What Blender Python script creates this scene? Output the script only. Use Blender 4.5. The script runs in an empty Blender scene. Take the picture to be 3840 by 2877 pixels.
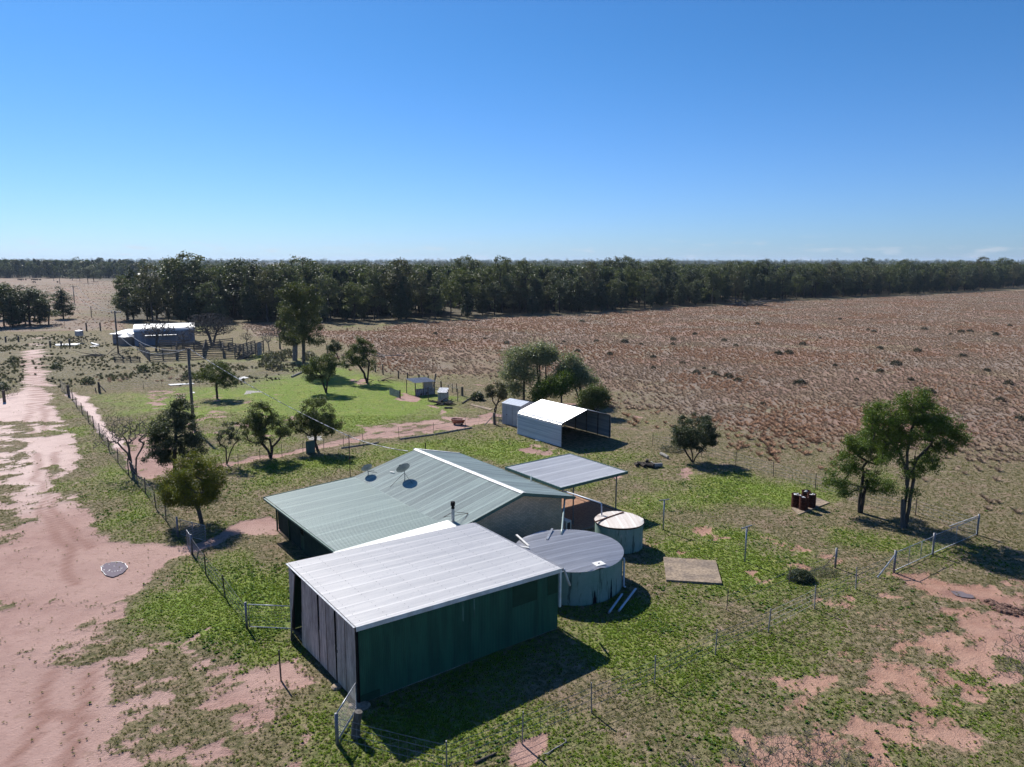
import bpy, math, random
import numpy as np
R = math.radians
S = bpy.context.scene
COL = S.collection
rs = np.random.RandomState(7)
random.seed(7)

# ------------------------------------------------------------------ camera, sky, sun, exposure
CF, CX, CY, CH, CP, CR = 2727., 1920., 1438.5, 16.0, 0.1659, 0.0016
cd = bpy.data.cameras.new('camera'); cam = bpy.data.objects.new('camera', cd); COL.objects.link(cam)
cam.location = (0, 0, CH)
from mathutils import Matrix
cam.matrix_world = Matrix.Translation((0, 0, CH)) @ Matrix.Rotation(math.pi/2-CP, 4, 'X') @ Matrix.Rotation(CR, 4, 'Z')
cd.sensor_width = 36; cd.lens = CF/3840*36
cd.clip_start = 0.5; cd.clip_end = 60000
S.camera = cam

SUN_EL, SUN_DIR = R(41.0), (-0.565, 0.825)
w = bpy.data.worlds.new('World'); S.world = w; w.use_nodes = True
wn = w.node_tree; wn.nodes.clear()
def N(t, ty, **k):
    n = t.nodes.new(ty)
    for a, b in k.items(): setattr(n, a, b)
    return n
sky = N(wn, 'ShaderNodeTexSky', sky_type='NISHITA', sun_disc=False)
sky.sun_elevation = SUN_EL
sky.sun_rotation = math.atan2(SUN_DIR[0], SUN_DIR[1])
sky.altitude = 300; sky.air_density = 1.0; sky.dust_density = 0.3; sky.ozone_density = 3.0
bg = N(wn, 'ShaderNodeBackground'); bg.inputs[1].default_value = 0.064
wo = N(wn, 'ShaderNodeOutputWorld')
# small fair-weather clouds low over the horizon, a function of direction only
tc = N(wn, 'ShaderNodeTexCoord'); sx = N(wn, 'ShaderNodeSeparateXYZ'); wn.links.new(tc.outputs['Generated'], sx.inputs[0])
at = N(wn, 'ShaderNodeMath', operation='ARCTAN2'); wn.links.new(sx.outputs[0], at.inputs[0]); wn.links.new(sx.outputs[1], at.inputs[1])
cb = N(wn, 'ShaderNodeCombineXYZ'); wn.links.new(at.outputs[0], cb.inputs[0])
mz = N(wn, 'ShaderNodeMath', operation='MULTIPLY'); wn.links.new(sx.outputs[2], mz.inputs[0]); mz.inputs[1].default_value = 4.5; wn.links.new(mz.outputs[0], cb.inputs[1])
cn = N(wn, 'ShaderNodeTexNoise'); cn.inputs['Scale'].default_value = 22; cn.inputs['Detail'].default_value = 5; wn.links.new(cb.outputs[0], cn.inputs[0])
cr = N(wn, 'ShaderNodeMapRange'); cr.inputs[1].default_value = .56; cr.inputs[2].default_value = .72; wn.links.new(cn.outputs[0], cr.inputs[0])
c2 = N(wn, 'ShaderNodeMapRange'); c2.inputs[1].default_value = .034; c2.inputs[2].default_value = .006; wn.links.new(sx.outputs[2], c2.inputs[0])
cm = N(wn, 'ShaderNodeMath', operation='MULTIPLY'); wn.links.new(cr.outputs[0], cm.inputs[0]); wn.links.new(c2.outputs[0], cm.inputs[1])
c3 = N(wn, 'ShaderNodeMath', operation='MULTIPLY'); wn.links.new(cm.outputs[0], c3.inputs[0]); c3.inputs[1].default_value = .75
mx = N(wn, 'ShaderNodeMix', data_type='RGBA'); wn.links.new(c3.outputs[0], mx.inputs[0])
# tint the clear air a little deeper blue, most of all low down
tg = N(wn, 'ShaderNodeMapRange'); tg.interpolation_type = 'SMOOTHSTEP'; tg.inputs[1].default_value = 0.; tg.inputs[2].default_value = .30; wn.links.new(sx.outputs[2], tg.inputs[0])
tm = N(wn, 'ShaderNodeMix', data_type='RGBA'); wn.links.new(tg.outputs[0], tm.inputs[0]); tm.inputs[6].default_value = (.54, .80, 1.30, 1); tm.inputs[7].default_value = (.35, .76, 1.16, 1)
tx = N(wn, 'ShaderNodeMix', data_type='RGBA', blend_type='MULTIPLY'); tx.inputs[0].default_value = 1; wn.links.new(sky.outputs[0], tx.inputs[6]); wn.links.new(tm.outputs[2], tx.inputs[7])
wn.links.new(tx.outputs[2], mx.inputs[6]); mx.inputs[7].default_value = (7.2, 7.6, 8.2, 1)
wn.links.new(mx.outputs[2], bg.inputs[0]); wn.links.new(bg.outputs[0], wo.inputs[0])

sl = bpy.data.lights.new('sun', 'SUN'); sl.energy = 5.0; sl.angle = R(0.53); sl.color = (1.0, .955, .89)
so = bpy.data.objects.new('sun', sl); COL.objects.link(so)
so.rotation_euler = (math.pi/2-SUN_EL, 0, math.atan2(SUN_DIR[1], SUN_DIR[0])+math.pi/2)
S.view_settings.view_transform = 'Standard'; S.view_settings.look = 'None'
S.view_settings.exposure = 0.6; S.view_settings.gamma = 1.0
S.cycles.max_bounces = 6; S.cycles.diffuse_bounces = 3; S.cycles.transparent_max_bounces = 8
S.cycles.volume_bounces = 0; S.cycles.use_adaptive_sampling = True; S.cycles.adaptive_threshold = .02

# ------------------------------------------------------------------ survey: sight lines met with the ground plane (or height z)
def ray(x, y):
    a = (x-CX)/CF; b = (y-CY)/CF
    u = a*math.cos(CR)+b*math.sin(CR); v = -a*math.sin(CR)+b*math.cos(CR)
    return (u, math.cos(CP)-v*math.sin(CP), -math.sin(CP)-v*math.cos(CP))
def gp(x, y, z=0.):
    r = ray(x, y); t = (z-CH)/r[2]
    return np.array([r[0]*t, r[1]*t, z])
def hz(P, x, y):
    r = ray(x, y); return CH+r[2]*P[1]/r[1]
def at_depth(Y, x, y):
    r = ray(x, y); t = Y/r[1]; return np.array([r[0]*t, Y, CH+r[2]*t])

# ------------------------------------------------------------------ object helpers
def tag(o, label=None, cat=None, group=None, kind=None):
    if label: o['label'] = label
    if cat: o['category'] = cat
    if group: o['group'] = group
    if kind: o['kind'] = kind
    return o
def thing(name, label, cat, loc=(0, 0, 0), rz=0, group=None):
    o = bpy.data.objects.new(name, None); COL.objects.link(o)
    o.location = loc; o.rotation_euler = (0, 0, rz); o.empty_display_size = .3
    return tag(o, label, cat, group)
def link_mesh(name, me, mat, parent=None, smooth=False):
    o = bpy.data.objects.new(name, me)
    if mat: me.materials.append(mat)
    if smooth: me.polygons.foreach_set('use_smooth', [True]*len(me.polygons))
    COL.objects.link(o)
    if parent: o.parent = parent
    return o
def np_mesh(name, V, F, attrs=None):
    """V (n,3); F (m,k) all faces the same size, or list of such arrays"""
    Fs = F if isinstance(F, list) else [F]
    me = bpy.data.meshes.new(name)
    V = np.asarray(V, np.float32); nl = sum(f.size for f in Fs); nf = sum(len(f) for f in Fs)
    me.vertices.add(len(V)); me.vertices.foreach_set('co', V.ravel())
    me.loops.add(nl); me.polygons.add(nf)
    me.loops.foreach_set('vertex_index', np.concatenate([f.ravel() for f in Fs]).astype(np.int32))
    tot = np.concatenate([np.full(len(f), f.shape[1]) for f in Fs]); st = np.concatenate([[0], np.cumsum(tot)[:-1]])
    me.polygons.foreach_set('loop_start', st.astype(np.int32))
    try: me.polygons.foreach_set('loop_total', tot.astype(np.int32))
    except Exception: pass
    for k, v in (attrs or {}).items():
        a = me.attributes.new(k, 'FLOAT', 'POINT'); a.data.foreach_set('value', np.asarray(v, np.float32))
    me.update(calc_edges=True); me.validate()
    return me
class MB:
    def __init__(s): s.v = []; s.f = []
    def add(s, vs, fs):
        b = len(s.v); s.v += [tuple(map(float, p)) for p in vs]; s.f += [tuple(b+i for i in f) for f in fs]; return s
    def box(s, x0, x1, y0, y1, z0, z1):
        return s.hexa([(x0, y0, z0), (x1, y0, z0), (x1, y1, z0), (x0, y1, z0)], [(x0, y0, z1), (x1, y0, z1), (x1, y1, z1), (x0, y1, z1)])
    def hexa(s, bot, top):
        n = len(bot)
        return s.add(list(bot)+list(top), [tuple(range(n))[::-1], tuple(range(n, 2*n))]+[(i, (i+1) % n, n+(i+1) % n, n+i) for i in range(n)])
    def prism(s, poly, d):
        return s.hexa(poly, [tuple(np.array(p)+np.array(d)) for p in poly])
    def bar(s, a, b, w, h=None, up=(0, 0, 1)):
        a = np.array(a, float); b = np.array(b, float); h = h or w; d = b-a; L = np.linalg.norm(d)
        if L < 1e-6: return s
        d /= L; up = np.array(up, float)
        if abs(d@up) > .98: up = np.array([1., 0, 0])
        x = np.cross(d, up); x /= np.linalg.norm(x); y = np.cross(x, d)
        q = [x*sx*w/2+y*sy*h/2 for sx, sy in ((-1, -1), (1, -1), (1, 1), (-1, 1))]
        return s.hexa([a+c for c in q], [b+c for c in q])
    def tube(s, pts, r, n=8, caps=True):
        pts = [np.array(p, float) for p in pts]; k = len(pts)
        rr = r if isinstance(r, (list, tuple, np.ndarray)) else [r]*k
        vs = []; ref = None
        for i, p in enumerate(pts):
            d = pts[min(i+1, k-1)]-pts[max(i-1, 0)]; d /= (np.linalg.norm(d)+1e-9)
            if ref is None: ref = np.array([1., 0, 0]) if abs(d[0]) < .8 else np.array([0, 1., 0])
            x = np.cross(d, ref); x /= (np.linalg.norm(x)+1e-9); y = np.cross(x, d); ref = -np.cross(d, x)
            ref = y if np.linalg.norm(y) > 0 else ref
            for j in range(n):
                a = 2*math.pi*j/n; vs.append(p+(x*math.cos(a)+y*math.sin(a))*rr[i])
        fs = [(i*n+j, i*n+(j+1) % n, (i+1)*n+(j+1) % n, (i+1)*n+j) for i in range(k-1) for j in range(n)]
        if caps: fs += [tuple(range(n))[::-1], tuple((k-1)*n+j for j in range(n))]
        return s.add(vs, fs)
    def ring(s, prof, n=32, c=(0, 0)):
        """lathe of (r,z) profile"""
        vs = [(c[0]+r*math.cos(2*math.pi*j/n), c[1]+r*math.sin(2*math.pi*j/n), z) for r, z in prof for j in range(n)]
        return s.add(vs, [(i*n+j, i*n+(j+1) % n, (i+1)*n+(j+1) % n, (i+1)*n+j) for i in range(len(prof)-1) for j in range(n)])
    def corr(s, p00, p10, p11, p01, pitch=.076, amp=.009, seg=4, kind='sine', nv=1):
        """corrugated sheet; ribs run p00->p01, profile varies p00->p10; p11 opposite"""
        p00, p10, p11, p01 = [np.array(p, float) for p in (p00, p10, p11, p01)]
        L = np.linalg.norm(p10-p00); nr = max(2, int(round(L/pitch)))
        nrm = np.cross(p10-p00, p01-p00); nrm /= np.linalg.norm(nrm)
        if kind == 'sine': ts = [(k/seg, math.sin(2*math.pi*k/seg)) for k in range(seg)]
        else: ts = [(0, 0), (.62, 0), (.70, 1), (.92, 1)]      # trapezoidal ribs
        prm = [((i+t)/nr, a) for i in range(nr) for t, a in ts]+[(1, ts[0][1])]
        vs = []
        for k in range(nv+1):
            q = k/nv
            for t, a in prm:
                vs.append((p00*(1-t)+p10*t)*(1-q)+(p01*(1-t)+p11*t)*q+nrm*a*amp)
        m = len(prm)
        return s.add(vs, [(k*m+i, k*m+i+1, (k+1)*m+i+1, (k+1)*m+i) for k in range(nv) for i in range(m-1)])
    def build(s, name, mat, parent=None, smooth=False):
        me = bpy.data.meshes.new(name); me.from_pydata(s.v, [], s.f); me.update()
        return link_mesh(name, me, mat, parent, smooth)

# ------------------------------------------------------------------ materials
class Nt:
    """small node-graph helper"""
    def __init__(s, name, rough=.7, spec=.3, metal=0.):
        s.m = bpy.data.materials.new(name); s.m.use_nodes = True; s.t = s.m.node_tree
        s.b = s.t.nodes['Principled BSDF']; s.b.inputs['Roughness'].default_value = rough
        s.b.inputs['Specular IOR Level'].default_value = spec; s.b.inputs['Metallic'].default_value = metal
        s._o = None
    def n(s, ty, **k): return N(s.t, ty, **k)
    def l(s, a, b): s.t.links.new(a, b)
    def obj(s):
        if s._o is None: s._o = s.n('ShaderNodeTexCoord').outputs['Object']
        return s._o
    def noise(s, scale, detail=4, rough=.55, stretch=None, vec=None, off=0):
        n = s.n('ShaderNodeTexNoise'); n.inputs['Scale'].default_value = scale; n.inputs['Detail'].default_value = detail; n.inputs['Roughness'].default_value = rough
        v = vec or s.obj()
        if stretch or off:
            mp = s.n('ShaderNodeMapping'); mp.inputs['Scale'].default_value = stretch or (1, 1, 1); mp.inputs['Location'].default_value = (off, off*.7, off*.3)
            s.l(v, mp.inputs[0]); v = mp.outputs[0]
        s.l(v, n.inputs['Vector']); return n.outputs['Fac']
    def mr(s, v, a, b, c=0., d=1.):
        n = s.n('ShaderNodeMapRange'); n.interpolation_type = 'SMOOTHSTEP'
        s.l(v, n.inputs[0])
        for i, q in enumerate((a, b, c, d)): n.inputs[i+1].default_value = q
        return n.outputs[0]
    def math(s, op, a, b=None, clamp=False):
        n = s.n('ShaderNodeMath', operation=op, use_clamp=clamp)
        for i, q in enumerate((a, b)):
            if q is None: continue
            if isinstance(q, (int, float)): n.inputs[i].default_value = q
            else: s.l(q, n.inputs[i])
        return n.outputs[0]
    def mix(s, f, a, b, mode='MIX'):
        n = s.n('ShaderNodeMix', data_type='RGBA', blend_type=mode)
        for i, q in ((0, f), (6, a), (7, b)):
            if isinstance(q, (int, float)): n.inputs[i].default_value = q
            elif isinstance(q, tuple): n.inputs[i].default_value = (*q, 1)
            else: s.l(q, n.inputs[i])
        return n.outputs[2]
    def attr(s, name): 
        n = s.n('ShaderNodeAttribute', attribute_name=name); return n.outputs['Fac']
    def bump(s, h, d=.02, st=1.):
        n = s.n('ShaderNodeBump'); n.inputs['Distance'].default_value = d; n.inputs['Strength'].default_value = st
        s.l(h, n.inputs['Height']); s.l(n.outputs[0], s.b.inputs['Normal'])
    def out(s, col):
        if isinstance(col, tuple): s.b.inputs['Base Color'].default_value = (*col, 1)
        else: s.l(col, s.b.inputs['Base Color'])
        return s.m
def mul(c, k): return tuple(x*k for x in c)
def simple(name, c1, c2, scale=3, rough=.7, spec=.3, metal=0., stretch=None, lo=.35, hi=.65, bump=0, fine=0):
    t = Nt(name, rough, spec, metal)
    col = t.mix(t.mr(t.noise(scale, 5, .6, stretch), lo, hi), c1, c2)
    if fine: col = t.mix(t.mr(t.noise(fine, 3, .6, stretch, off=4), .3, .7), col, t.mix(.45, col, (0, 0, 0)))
    if bump: t.bump(t.noise(scale*6, 3), bump)
    return t.out(col)

M = {}
def roof_mat(name, base, dirty, spec=.4, rough=.45, metal=0., sheets=1.28, axis=1, band=.08, fine=6):
    """painted roof sheet: streaks down the slope (local x), each sheet (local y) a slightly different tint, lap lines"""
    t = Nt(name, rough, spec, metal)
    st = (.25, 3.5, 1) if axis == 1 else (3.5, .25, 1)
    f = t.mr(t.noise(1.2, 6, .65, st), .35, .75)
    col = t.mix(f, base, dirty)
    sp = t.n('ShaderNodeSeparateXYZ'); t.l(t.obj(), sp.inputs[0])
    v = t.math('DIVIDE', sp.outputs[axis], sheets)
    fl = t.math('FLOOR', v); fr = t.math('FRACT', v)
    wn_ = t.n('ShaderNodeTexWhiteNoise', noise_dimensions='1D'); t.l(fl, wn_.inputs['W'])
    col = t.mix(t.math('MULTIPLY', wn_.outputs['Value'], band*2), col, mul(dirty, .8))
    lap = t.mr(t.math('ABSOLUTE', t.math('SUBTRACT', fr, .12)), .0, .12, 1., 0.)
    col = t.mix(t.math('MULTIPLY', lap, .55), col, mul(base, 1.3))
    f2 = t.mr(t.noise(fine, 4, .6, off=9), .55, .8)
    col = t.mix(t.math('MULTIPLY', f2, .3), col, mul(dirty, .6))
    return t.out(col)
M['garage_roof'] = roof_mat('garage_roof', (.88, .84, .78), (.70, .67, .63), spec=.4, rough=.48, metal=.45, sheets=.762)
M['house_roof'] = roof_mat('house_roof', (.40, .475, .43), (.26, .30, .285), spec=.3, rough=.45, axis=1, sheets=.762, band=.3)
M['lean_roof'] = roof_mat('lean_roof', (.31, .37, .33), (.25, .30, .27), spec=.3, rough=.45)
M['pergola_roof'] = roof_mat('pergola_roof', (.60, .60, .60), (.46, .46, .48), spec=.25, rough=.45)
M['white_paint'] = simple('white_paint', (.72, .72, .70), (.55, .54, .52), 2, .5, .4)
M['galv'] = simple('galv', (.42, .44, .48), (.30, .32, .36), 3, .4, .5, .35, bump=0, fine=14)
M['galv_dull'] = simple('galv_dull', (.62, .55, .51), (.40, .355, .335), 1.6, .6, .3, .0, stretch=(3, 3, .25), fine=9)
M['galv_rust'] = simple('galv_rust', (.33, .33, .36), (.17, .08, .045), 2.2, .6, .3, .2, lo=.5, hi=.7, fine=10)
M['carport_skin'] = simple('carport_skin', (.56, .56, .55), (.36, .37, .39), 1.1, .36, .5, .25, stretch=(1, .12, 5), lo=.35, hi=.65)
M['green_clad'] = simple('green_clad', (.036, .125, .078), (.024, .085, .056), 1.1, .55, .2, stretch=(2.5, 2.5, .3))
M['green_dark'] = simple('green_dark', (.012, .048, .03), (.017, .06, .038), 1.5, .6, .15)
M['green_trim'] = simple('green_trim', (.05, .12, .10), (.035, .09, .08), 3, .5, .4)
M['shade_cloth'] = simple('shade_cloth', (.030, .055, .045), (.022, .04, .036), 2, .9, .1, fine=30)
M['black_gap'] = simple('black_gap', (.008, .008, .009), (.012, .011, .011), 4, .9, .1)
M['dark_steel'] = simple('dark_steel', (.05, .048, .05), (.09, .06, .045), 6, .7, .3)
M['grey_steel'] = simple('grey_steel', (.22, .22, .24), (.15, .15, .165), 4, .5, .4, .3)
M['rust'] = simple('rust', (.10, .030, .018), (.045, .016, .012), 6, .85, .2, fine=20)
M['rust_pipe'] = simple('rust_pipe', (.33, .24, .20), (.15, .07, .045), 8, .7, .3)
M['pvc'] = simple('pvc', (.50, .53, .60), (.42, .45, .52), 3, .4, .5)
M['pvc_green'] = simple('pvc_green', (.27, .34, .32), (.22, .28, .27), 3, .4, .5)
M['timber_grey'] = simple('timber_grey', (.20, .185, .17), (.10, .09, .082), 9, .9, .15, stretch=(1, 1, .15), fine=20)
M['timber_dark'] = simple('timber_dark', (.055, .045, .04), (.11, .095, .085), 9, .9, .15, stretch=(1, 1, .2))
M['timber_pale'] = simple('timber_pale', (.42, .40, .37), (.25, .235, .215), 6, .9, .15, fine=15)
M['concrete'] = simple('concrete', (.36, .28, .205), (.24, .19, .15), 1.1, .9, .15, lo=.38, hi=.62, fine=7)
M['concrete_grey'] = simple('concrete_grey', (.45, .43, .40), (.32, .30, .28), 2.5, .9, .15, fine=9)
M['tank_lid'] = roof_mat('tank_lid', (.56, .56, .57), (.40, .40, .42), spec=.4, rough=.5, metal=.35, sheets=.76, band=.25)
M['tank_lid_rusty'] = roof_mat('tank_lid_rusty', (.48, .45, .43), (.36, .29, .25), spec=.4, rough=.5, sheets=.76, band=.2)
M['dish'] = simple('dish', (.20, .22, .23), (.15, .165, .17), 4, .45, .4)
M['pink_tub'] = simple('pink_tub', (.30, .09, .05), (.20, .06, .035), 3, .35, .5)
M['tub_rim'] = simple('tub_rim', (.62, .38, .30), (.5, .3, .22), 3, .35, .5)
M['bath_white'] = simple('bath_white', (.6, .6, .6), (.4, .4, .42), 8, .6, .3)
M['insulator'] = simple('insulator', (.5, .5, .5), (.4, .4, .4), 5, .3, .5)
M['wire'] = simple('wire', (.33, .33, .34), (.22, .22, .23), 4, .5, .4, .3)
M['cable'] = simple('cable', (.62, .62, .64), (.10, .10, .11), 2.2, .5, .4, lo=.45, hi=.55)
M['net_wire'] = simple('net_wire', (.26, .26, .27), (.18, .17, .17), 4, .6, .3)
M['cow_hide'] = simple('cow_hide', (.012, .01, .009), (.03, .02, .015), 2, .8, .2)
M['clay'] = simple('clay', (.34, .20, .13), (.24, .14, .095), 8, .95, .1)
M['shed_white'] = simple('shed_white', (.38, .41, .45), (.31, .34, .38), 1.5, .5, .4)
M['shed_roof'] = roof_mat('shed_roof', (.50, .54, .60), (.38, .42, .48), sheets=.5, axis=0)
M['glass'] = simple('glass', (.02, .025, .03), (.03, .035, .04), 2, .1, .6)
def tank_wall():
    t = Nt('tank_wall', .8, .25)
    col = t.mix(t.mr(t.noise(1.2, 5, .6), .3, .7), (.17, .27, .225), (.22, .31, .275))
    st = t.mr(t.noise(2.2, 6, .7, (2.4, 2.4, .28)), .54, .64)
    col = t.mix(t.math('MULTIPLY', st, .75), col, (.035, .05, .038))
    st2 = t.mr(t.noise(3.5, 5, .7, (2, 2, .35), off=3), .60, .66)
    col = t.mix(t.math('MULTIPLY', st2, .5), col, (.40, .39, .36))
    return t.out(col)
M['tank_wall'] = tank_wall()
def brick():
    t = Nt('brick_wall', .85, .2)
    mp = t.n('ShaderNodeMapping'); mp.inputs['Rotation'].default_value = (R(90), 0, 0); t.l(t.obj(), mp.inputs[0])
    b = t.n('ShaderNodeTexBrick'); t.l(mp.outputs[0], b.inputs['Vector'])
    b.inputs['Scale'].default_value = 1; b.inputs['Brick Width'].default_value = .24; b.inputs['Row Height'].default_value = .086
    b.inputs['Mortar Size'].default_value = .008; b.inputs['Color1'].default_value = (.74, .52, .34, 1); b.inputs['Color2'].default_value = (.56, .39, .25, 1)
    b.inputs['Mortar'].default_value = (.26, .22, .18, 1)
    f = t.mr(t.noise(1.1, 4), .35, .7)
    return t.out(t.mix(t.math('MULTIPLY', f, .35), b.outputs['Color'], (.36, .28, .22)))
M['brick'] = brick()
def bark(name, a, b):
    return simple(name, a, b, 4, .9, .15, stretch=(3, 3, .35), fine=15)
M['bark'] = bark('bark', (.085, .07, .06), (.045, .037, .033))
M['bark_pale'] = bark('bark_pale', (.36, .33, .31), (.16, .14, .13))
M['bark_mid'] = bark('bark_mid', (.13, .115, .10), (.06, .052, .047))
M['bark_grey'] = bark('bark_grey', (.17, .155, .145), (.085, .075, .07))
def leafmat(name, c1, c2, c3=None, trans=.25, rough=.55, spec=.22):
    if name == 'leaf_grey': rough, spec = .45, .35
    """leaf tone by per-leaf attribute 'tone' (0..1); a few leaves c3"""
    t = Nt(name, rough, spec)
    a = t.attr('tone')
    col = t.mix(a, c1, c2)
    if c3: col = t.mix(t.mr(a, .82, .95), col, c3)
    t.out(col)
    tr = t.n('ShaderNodeBsdfTranslucent'); t.l(t.mix(.35, col, (.25, .30, .02)) if not name.startswith('tuft_dry') and name != 'tuft_red' else col, tr.inputs[0])
    ms = t.n('ShaderNodeMixShader'); ms.inputs[0].default_value = trans
    o = t.t.nodes['Material Output']
    t.l(t.b.outputs[0], ms.inputs[1]); t.l(tr.outputs[0], ms.inputs[2]); t.l(ms.outputs[0], o.inputs[0])
    return t.m
M['leaf_olive'] = leafmat('leaf_olive', (0.047, 0.074, 0.024), (0.101, 0.128, 0.043), (0.162, 0.162, 0.081))
M['leaf_dark'] = leafmat('leaf_dark', (0.030, 0.049, 0.027), (0.061, 0.081, 0.049), (0.115, 0.115, 0.081), .15)
M['leaf_wattle'] = leafmat('leaf_wattle', (0.074, 0.101, 0.016), (0.176, 0.169, 0.016), (0.257, 0.216, 0.027), .25)
M['leaf_bright'] = leafmat('leaf_bright', (0.061, 0.115, 0.020), (0.115, 0.176, 0.034), (0.176, 0.203, 0.095), .3)
M['leaf_euc'] = leafmat('leaf_euc', (0.066, 0.090, 0.044), (0.125, 0.142, 0.062), (0.203, 0.189, 0.121), .18)
M['leaf_grey'] = leafmat('leaf_grey', (0.15, 0.18, 0.095), (0.25, 0.27, 0.15), (0.46, 0.46, 0.36), .35)
M['leaf_gum'] = leafmat('leaf_gum', (0.049, 0.070, 0.030), (0.115, 0.124, 0.041), (0.162, 0.155, 0.054), .18)
M['leaf_pine'] = leafmat('leaf_pine', (0.024, 0.046, 0.027), (0.046, 0.073, 0.043), None, .1)
M['leaf_brown'] = leafmat('leaf_brown', (0.068, 0.074, 0.035), (0.115, 0.108, 0.057), (0.162, 0.135, 0.074), .15)
M['leaf_far'] = leafmat('leaf_far', (0.041, 0.057, 0.030), (0.074, 0.092, 0.046), None, .1)
M['leaf_olive2'] = leafmat('leaf_olive2', (.062, .085, .026), (.125, .145, .045), (.19, .18, .08), .2)
M['leaf_shrub'] = leafmat('leaf_shrub', (.030, .032, .022), (.055, .055, .038), None, .08)
M['scrub'] = leafmat('scrub', (.09, .09, .055), (.16, .15, .11), (.27, .24, .19), .15)
M['tuft_dry'] = leafmat('tuft_dry', (.36, .275, .22), (.46, .36, .29), (.56, .46, .38), .5, .8, .1)
M['tuft_red'] = leafmat('tuft_red', (.38, .24, .17), (.48, .32, .235), (.56, .42, .33), .5, .8, .1)
M['tuft_green'] = leafmat('tuft_green', (.15, .25, .03), (.27, .36, .05), (.44, .45, .15), .5, .6, .25)
M['tuft_olive'] = leafmat('tuft_olive', (.15, .16, .055), (.28, .24, .13), (.48, .41, .29), .3, .8, .1)
M['tuft_weed'] = leafmat('tuft_weed', (.075, .17, .03), (.14, .25, .045), (.30, .38, .20), .4, .5, .3)

# ------------------------------------------------------------------ ground cover survey: soil, lush and dry cover as functions of place
def h2(ix, iy, sd):
    n = (ix.astype(np.int64)*374761393+iy.astype(np.int64)*668265263+sd*982451653) & 0xffffffff
    n = ((n ^ (n >> 13))*1274126177) & 0xffffffff
    return ((n ^ (n >> 16)) & 0xffff)/65535.
def vnoise(x, y, sd=0):
    ix = np.floor(x); iy = np.floor(y); fx = x-ix; fy = y-iy
    fx = fx*fx*(3-2*fx); fy = fy*fy*(3-2*fy)
    a = h2(ix, iy, sd); b = h2(ix+1, iy, sd); c = h2(ix, iy+1, sd); d = h2(ix+1, iy+1, sd)
    return (a*(1-fx)+b*fx)*(1-fy)+(c*(1-fx)+d*fx)*fy
def fbm(x, y, L, o=4, sd=0):
    v = 0; a = .5; t = 0
    c, s_ = math.cos(.6), math.sin(.6)
    for k in range(o):
        xr, yr = (x*c-y*s_), (x*s_+y*c)
        v = v+a*vnoise(xr/L+17*k, yr/L-9*k, sd+k); t += a; a *= .55; L /= 2.1; x, y = xr, yr
    return v/t
def sstep(a, b, v):
    t = np.clip((v-a)/(b-a), 0, 1); return t*t*(3-2*t)
def segdist(x, y, P, closed=True):
    d = np.full(x.shape, 1e9); ins = np.zeros(x.shape, bool); n = len(P)
    for i in range(n if closed else n-1):
        x0, y0 = P[i]; x1, y1 = P[(i+1) % n]; dx, dy = x1-x0, y1-y0
        t = np.clip(((x-x0)*dx+(y-y0)*dy)/(dx*dx+dy*dy+1e-12), 0, 1)
        d = np.minimum(d, np.hypot(x-x0-t*dx, y-y0-t*dy))
        if closed:
            c = ((y0 > y) != (y1 > y)) & (x < (x1-x0)*(y-y0)/((y1-y0) if abs(y1-y0) > 1e-9 else 1e-9)+x0); ins ^= c
    return np.where(ins, -d, d) if closed else d
OPS = []
def area(field, val, soft, pts): OPS.append((field, val, soft, [tuple(gp(*p)[:2]) for p in pts], True, 0))
def strip(field, val, soft, width, pts): OPS.append((field, val, soft, [tuple(gp(*p)[:2]) for p in pts], False, width))
BIG = 3900
FRONT = [(405, 1205), (560, 1213), (900, 1213), (1280, 1208), (1570, 1201), (1860, 1184), (2200, 1173), (2560, 1149), (2800, 1134), (2960, 1123), (3310, 1109), (3600, 1094), (3840, 1077), (4400, 1052)]
# far country
area('litter', 1, 12, [(-4000, 1058), (-4000, 992), (1900, 992), (5200, 999), (5200, 1020), (4400, 1050), (3840, 1074), (3310, 1106), (2960, 1120), (2560, 1146), (2200, 1170), (1860, 1181), (1570, 1198), (1280, 1205), (560, 1210), (415, 1203), (480, 1060), (250, 1040), (-300, 1045)])
area('dry', .62, 20, [(-300, 1040), (560, 1040), (480, 1195), (-300, 1215)])
area('lush', .45, 4, [(150, 1098), (480, 1098), (480, 1112), (150, 1112)])
area('lush', .5, 4, [(250, 1168), (410, 1168), (410, 1186), (250, 1186)])
area('crop', 1, 2, [(231, 1018), (254, 1018), (256, 1038), (231, 1038)])
area('crop', 1, 4, [(960, 1009), (1060, 1009), (1060, 1024), (960, 1024)])
area('crop', .6, 4, [(1400, 1012), (1560, 1012), (1560, 1030), (1400, 1030)])
area('dry', .6, 10, [(1180, 1024), (1560, 1024), (1560, 1034), (1180, 1034)])
area('dry', .75, 3, [(-300, 1205), (480, 1195), (480, 1238), (-300, 1250)])
area('dry', .8, 3, [(900, 1213), (1215, 1210), (1215, 1262), (930, 1262)])
area('lush', .7, 2, [(700, 1218), (790, 1218), (780, 1245), (700, 1245)])
area('lush', .35, 4, [(1180, 1215), (1560, 1205), (2200, 1178), (3300, 1114), (3300, 1119), (2200, 1187), (1560, 1216), (1440, 1240), (1180, 1238)])
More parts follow.
